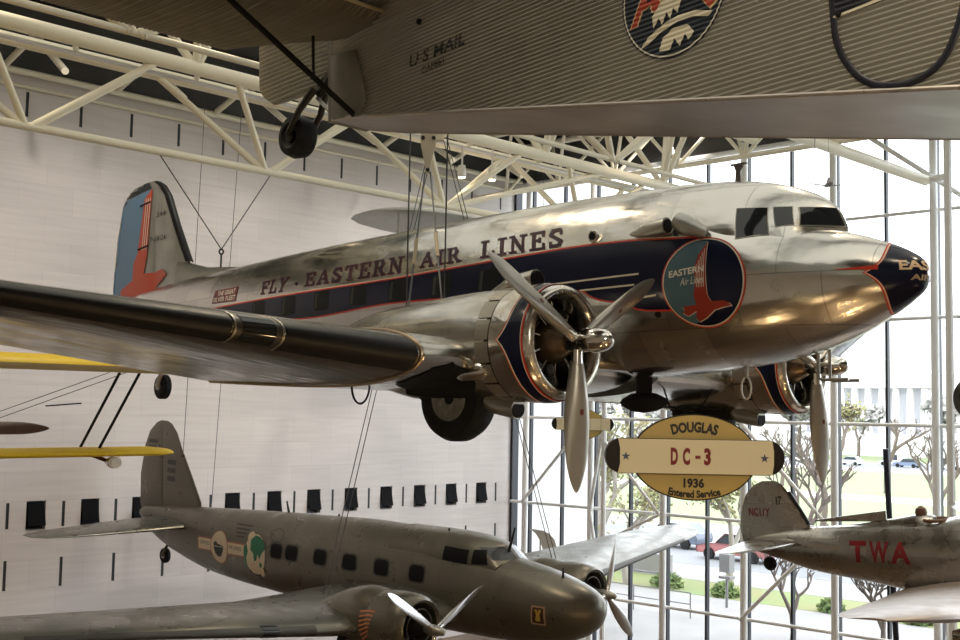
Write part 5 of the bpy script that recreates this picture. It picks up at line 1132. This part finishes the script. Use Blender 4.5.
# street furniture
po = thing('signal_box', 'grey box on a slim post outside the glass, left of the monoplane tail', 'post', (44.0, 28.05, 0))
gp = mat('post_grey', (.22, .22, .22), .2, .5)
MB().tube([(0, 0, 0), (0, 0, 1.3)], .06, 10).build('post', gp, po); MB().box((0, 0, 1.85), (.4, .5, .75)).build('box', gp, po, 0); MB().box((0, 0, 1.25), (.4, .55, .10)).build('ledge', gp, po, 0)
wl = tag(MB().box((0, 0, .55), (.4, 9, .9)).build('low_wall', pave, None, 0), 'long low stone wall beyond the planting bed', 'wall'); wl.location = (50.5, 40, 0)
rl = thing('railing', 'thin grey terrace railing outside the glass below the grey plane wing', 'railing', (40.5, 31, 0))
for k in range(6): MB().tube([(0, -3.5 + 1.4*k, 0), (0, -3.5 + 1.4*k, 1.0)], .03, 6).build('post', gp, rl)
for z in (.55, 1.0): MB().tube([(0, -3.5, z), (0, 3.5, z)], .025, 6).build('rail', gp, rl)
dp = thing('dark_post', 'slim dark leaning pole standing inside the glass behind the monoplane', 'pole', (29.9, 14.25, 0))
MB().tube([(.55, -.1, 0), (0, 0, 7.25)], .075, 10).build('pole', mat('pole_navy', (.02, .022, .04), .2, .4), dp); MB().box((.55, -.1, .03), (.5, .5, .06)).build('foot', MATS['pole_navy'], dp, 0)
# ------------------------------------------------------------------ light
w = bpy.data.worlds.new('overcast'); scene.world = w; w.use_nodes = True
bg = w.node_tree.nodes['Background']; bg.inputs[0].default_value = (.93, .97, 1.0, 1); bg.inputs[1].default_value = 2.2
def lampdata(nm, e, col, size=.3, spot=None):
    l = bpy.data.lights.new(nm, 'SPOT' if spot else 'POINT'); l.energy = e; l.color = col; l.shadow_soft_size = size
    if spot: l.spot_size = math.radians(spot); l.spot_blend = .6
    return l
def lampat(nm, p, e, col, aim=None, spot=None, size=.3):
    o = bpy.data.objects.new(nm, lampdata(nm, e, col, size, spot)); COL.objects.link(o); o.location = p
    if aim is not None: o.rotation_euler = (Vector(aim) - Vector(p)).to_track_quat('-Z', 'Y').to_euler()
    return o
WARM = (1, .82, .58)
vs = scene.view_settings; vs.view_transform = 'Standard'; vs.look = 'None'; vs.gamma = 1; vs.exposure = 0.6; vs.use_curve_mapping = False
scene.cycles.use_denoising = True; scene.cycles.denoising_prefilter = 'ACCURATE'; scene.cycles.denoising_input_passes = 'RGB_ALBEDO_NORMAL'
scene.cycles.max_bounces = 8; scene.cycles.transparent_max_bounces = 24; scene.cycles.sample_clamp_indirect = 6
for k in range(7):
    x = 1 + 5.2*k
    lampat('wall_fill', (x, 21.2, 17.6), 880, (1, .92, .84), (x + 1.5, 30.9, 8.5), 75, .25)  # unseen spots added to brighten the stone wall
for x, y in ((3, 4), (10, 1), (17, 3), (24, 8), (4, 14), (12, 15.5), (20, 10), (27, 18), (7, 21), (22, 24)):
    lampat('floor_fill', (x, y, 17.9), 700, WARM, (x, y, 0), 95, .2)  # unseen ceiling lamps added to warm the floor that the bellies reflect
bg.inputs[1].default_value = 3.2; vs.exposure = .54
lampat('sign_fill', (.8, -2.2, 11.5), 800, (1, .90, .72), (9.75, 6.4, 7.9), 34, .12)  # unseen spot added on the camera side to brighten the hanging sign
for x, y, z in ((5.5, -1.5, 2.6), (3.0, 3.5, 2.2), (8.5, 3.0, 1.2), (7.0, 8.5, 1.0), (12.5, -3.0, 2.2), (12, 4, .9)):
    lampat('glint_lamp', (x, y, z), 90, (1, .68, .34), None, None, .11)  # low lamps out of view, added for golden glints on the belly
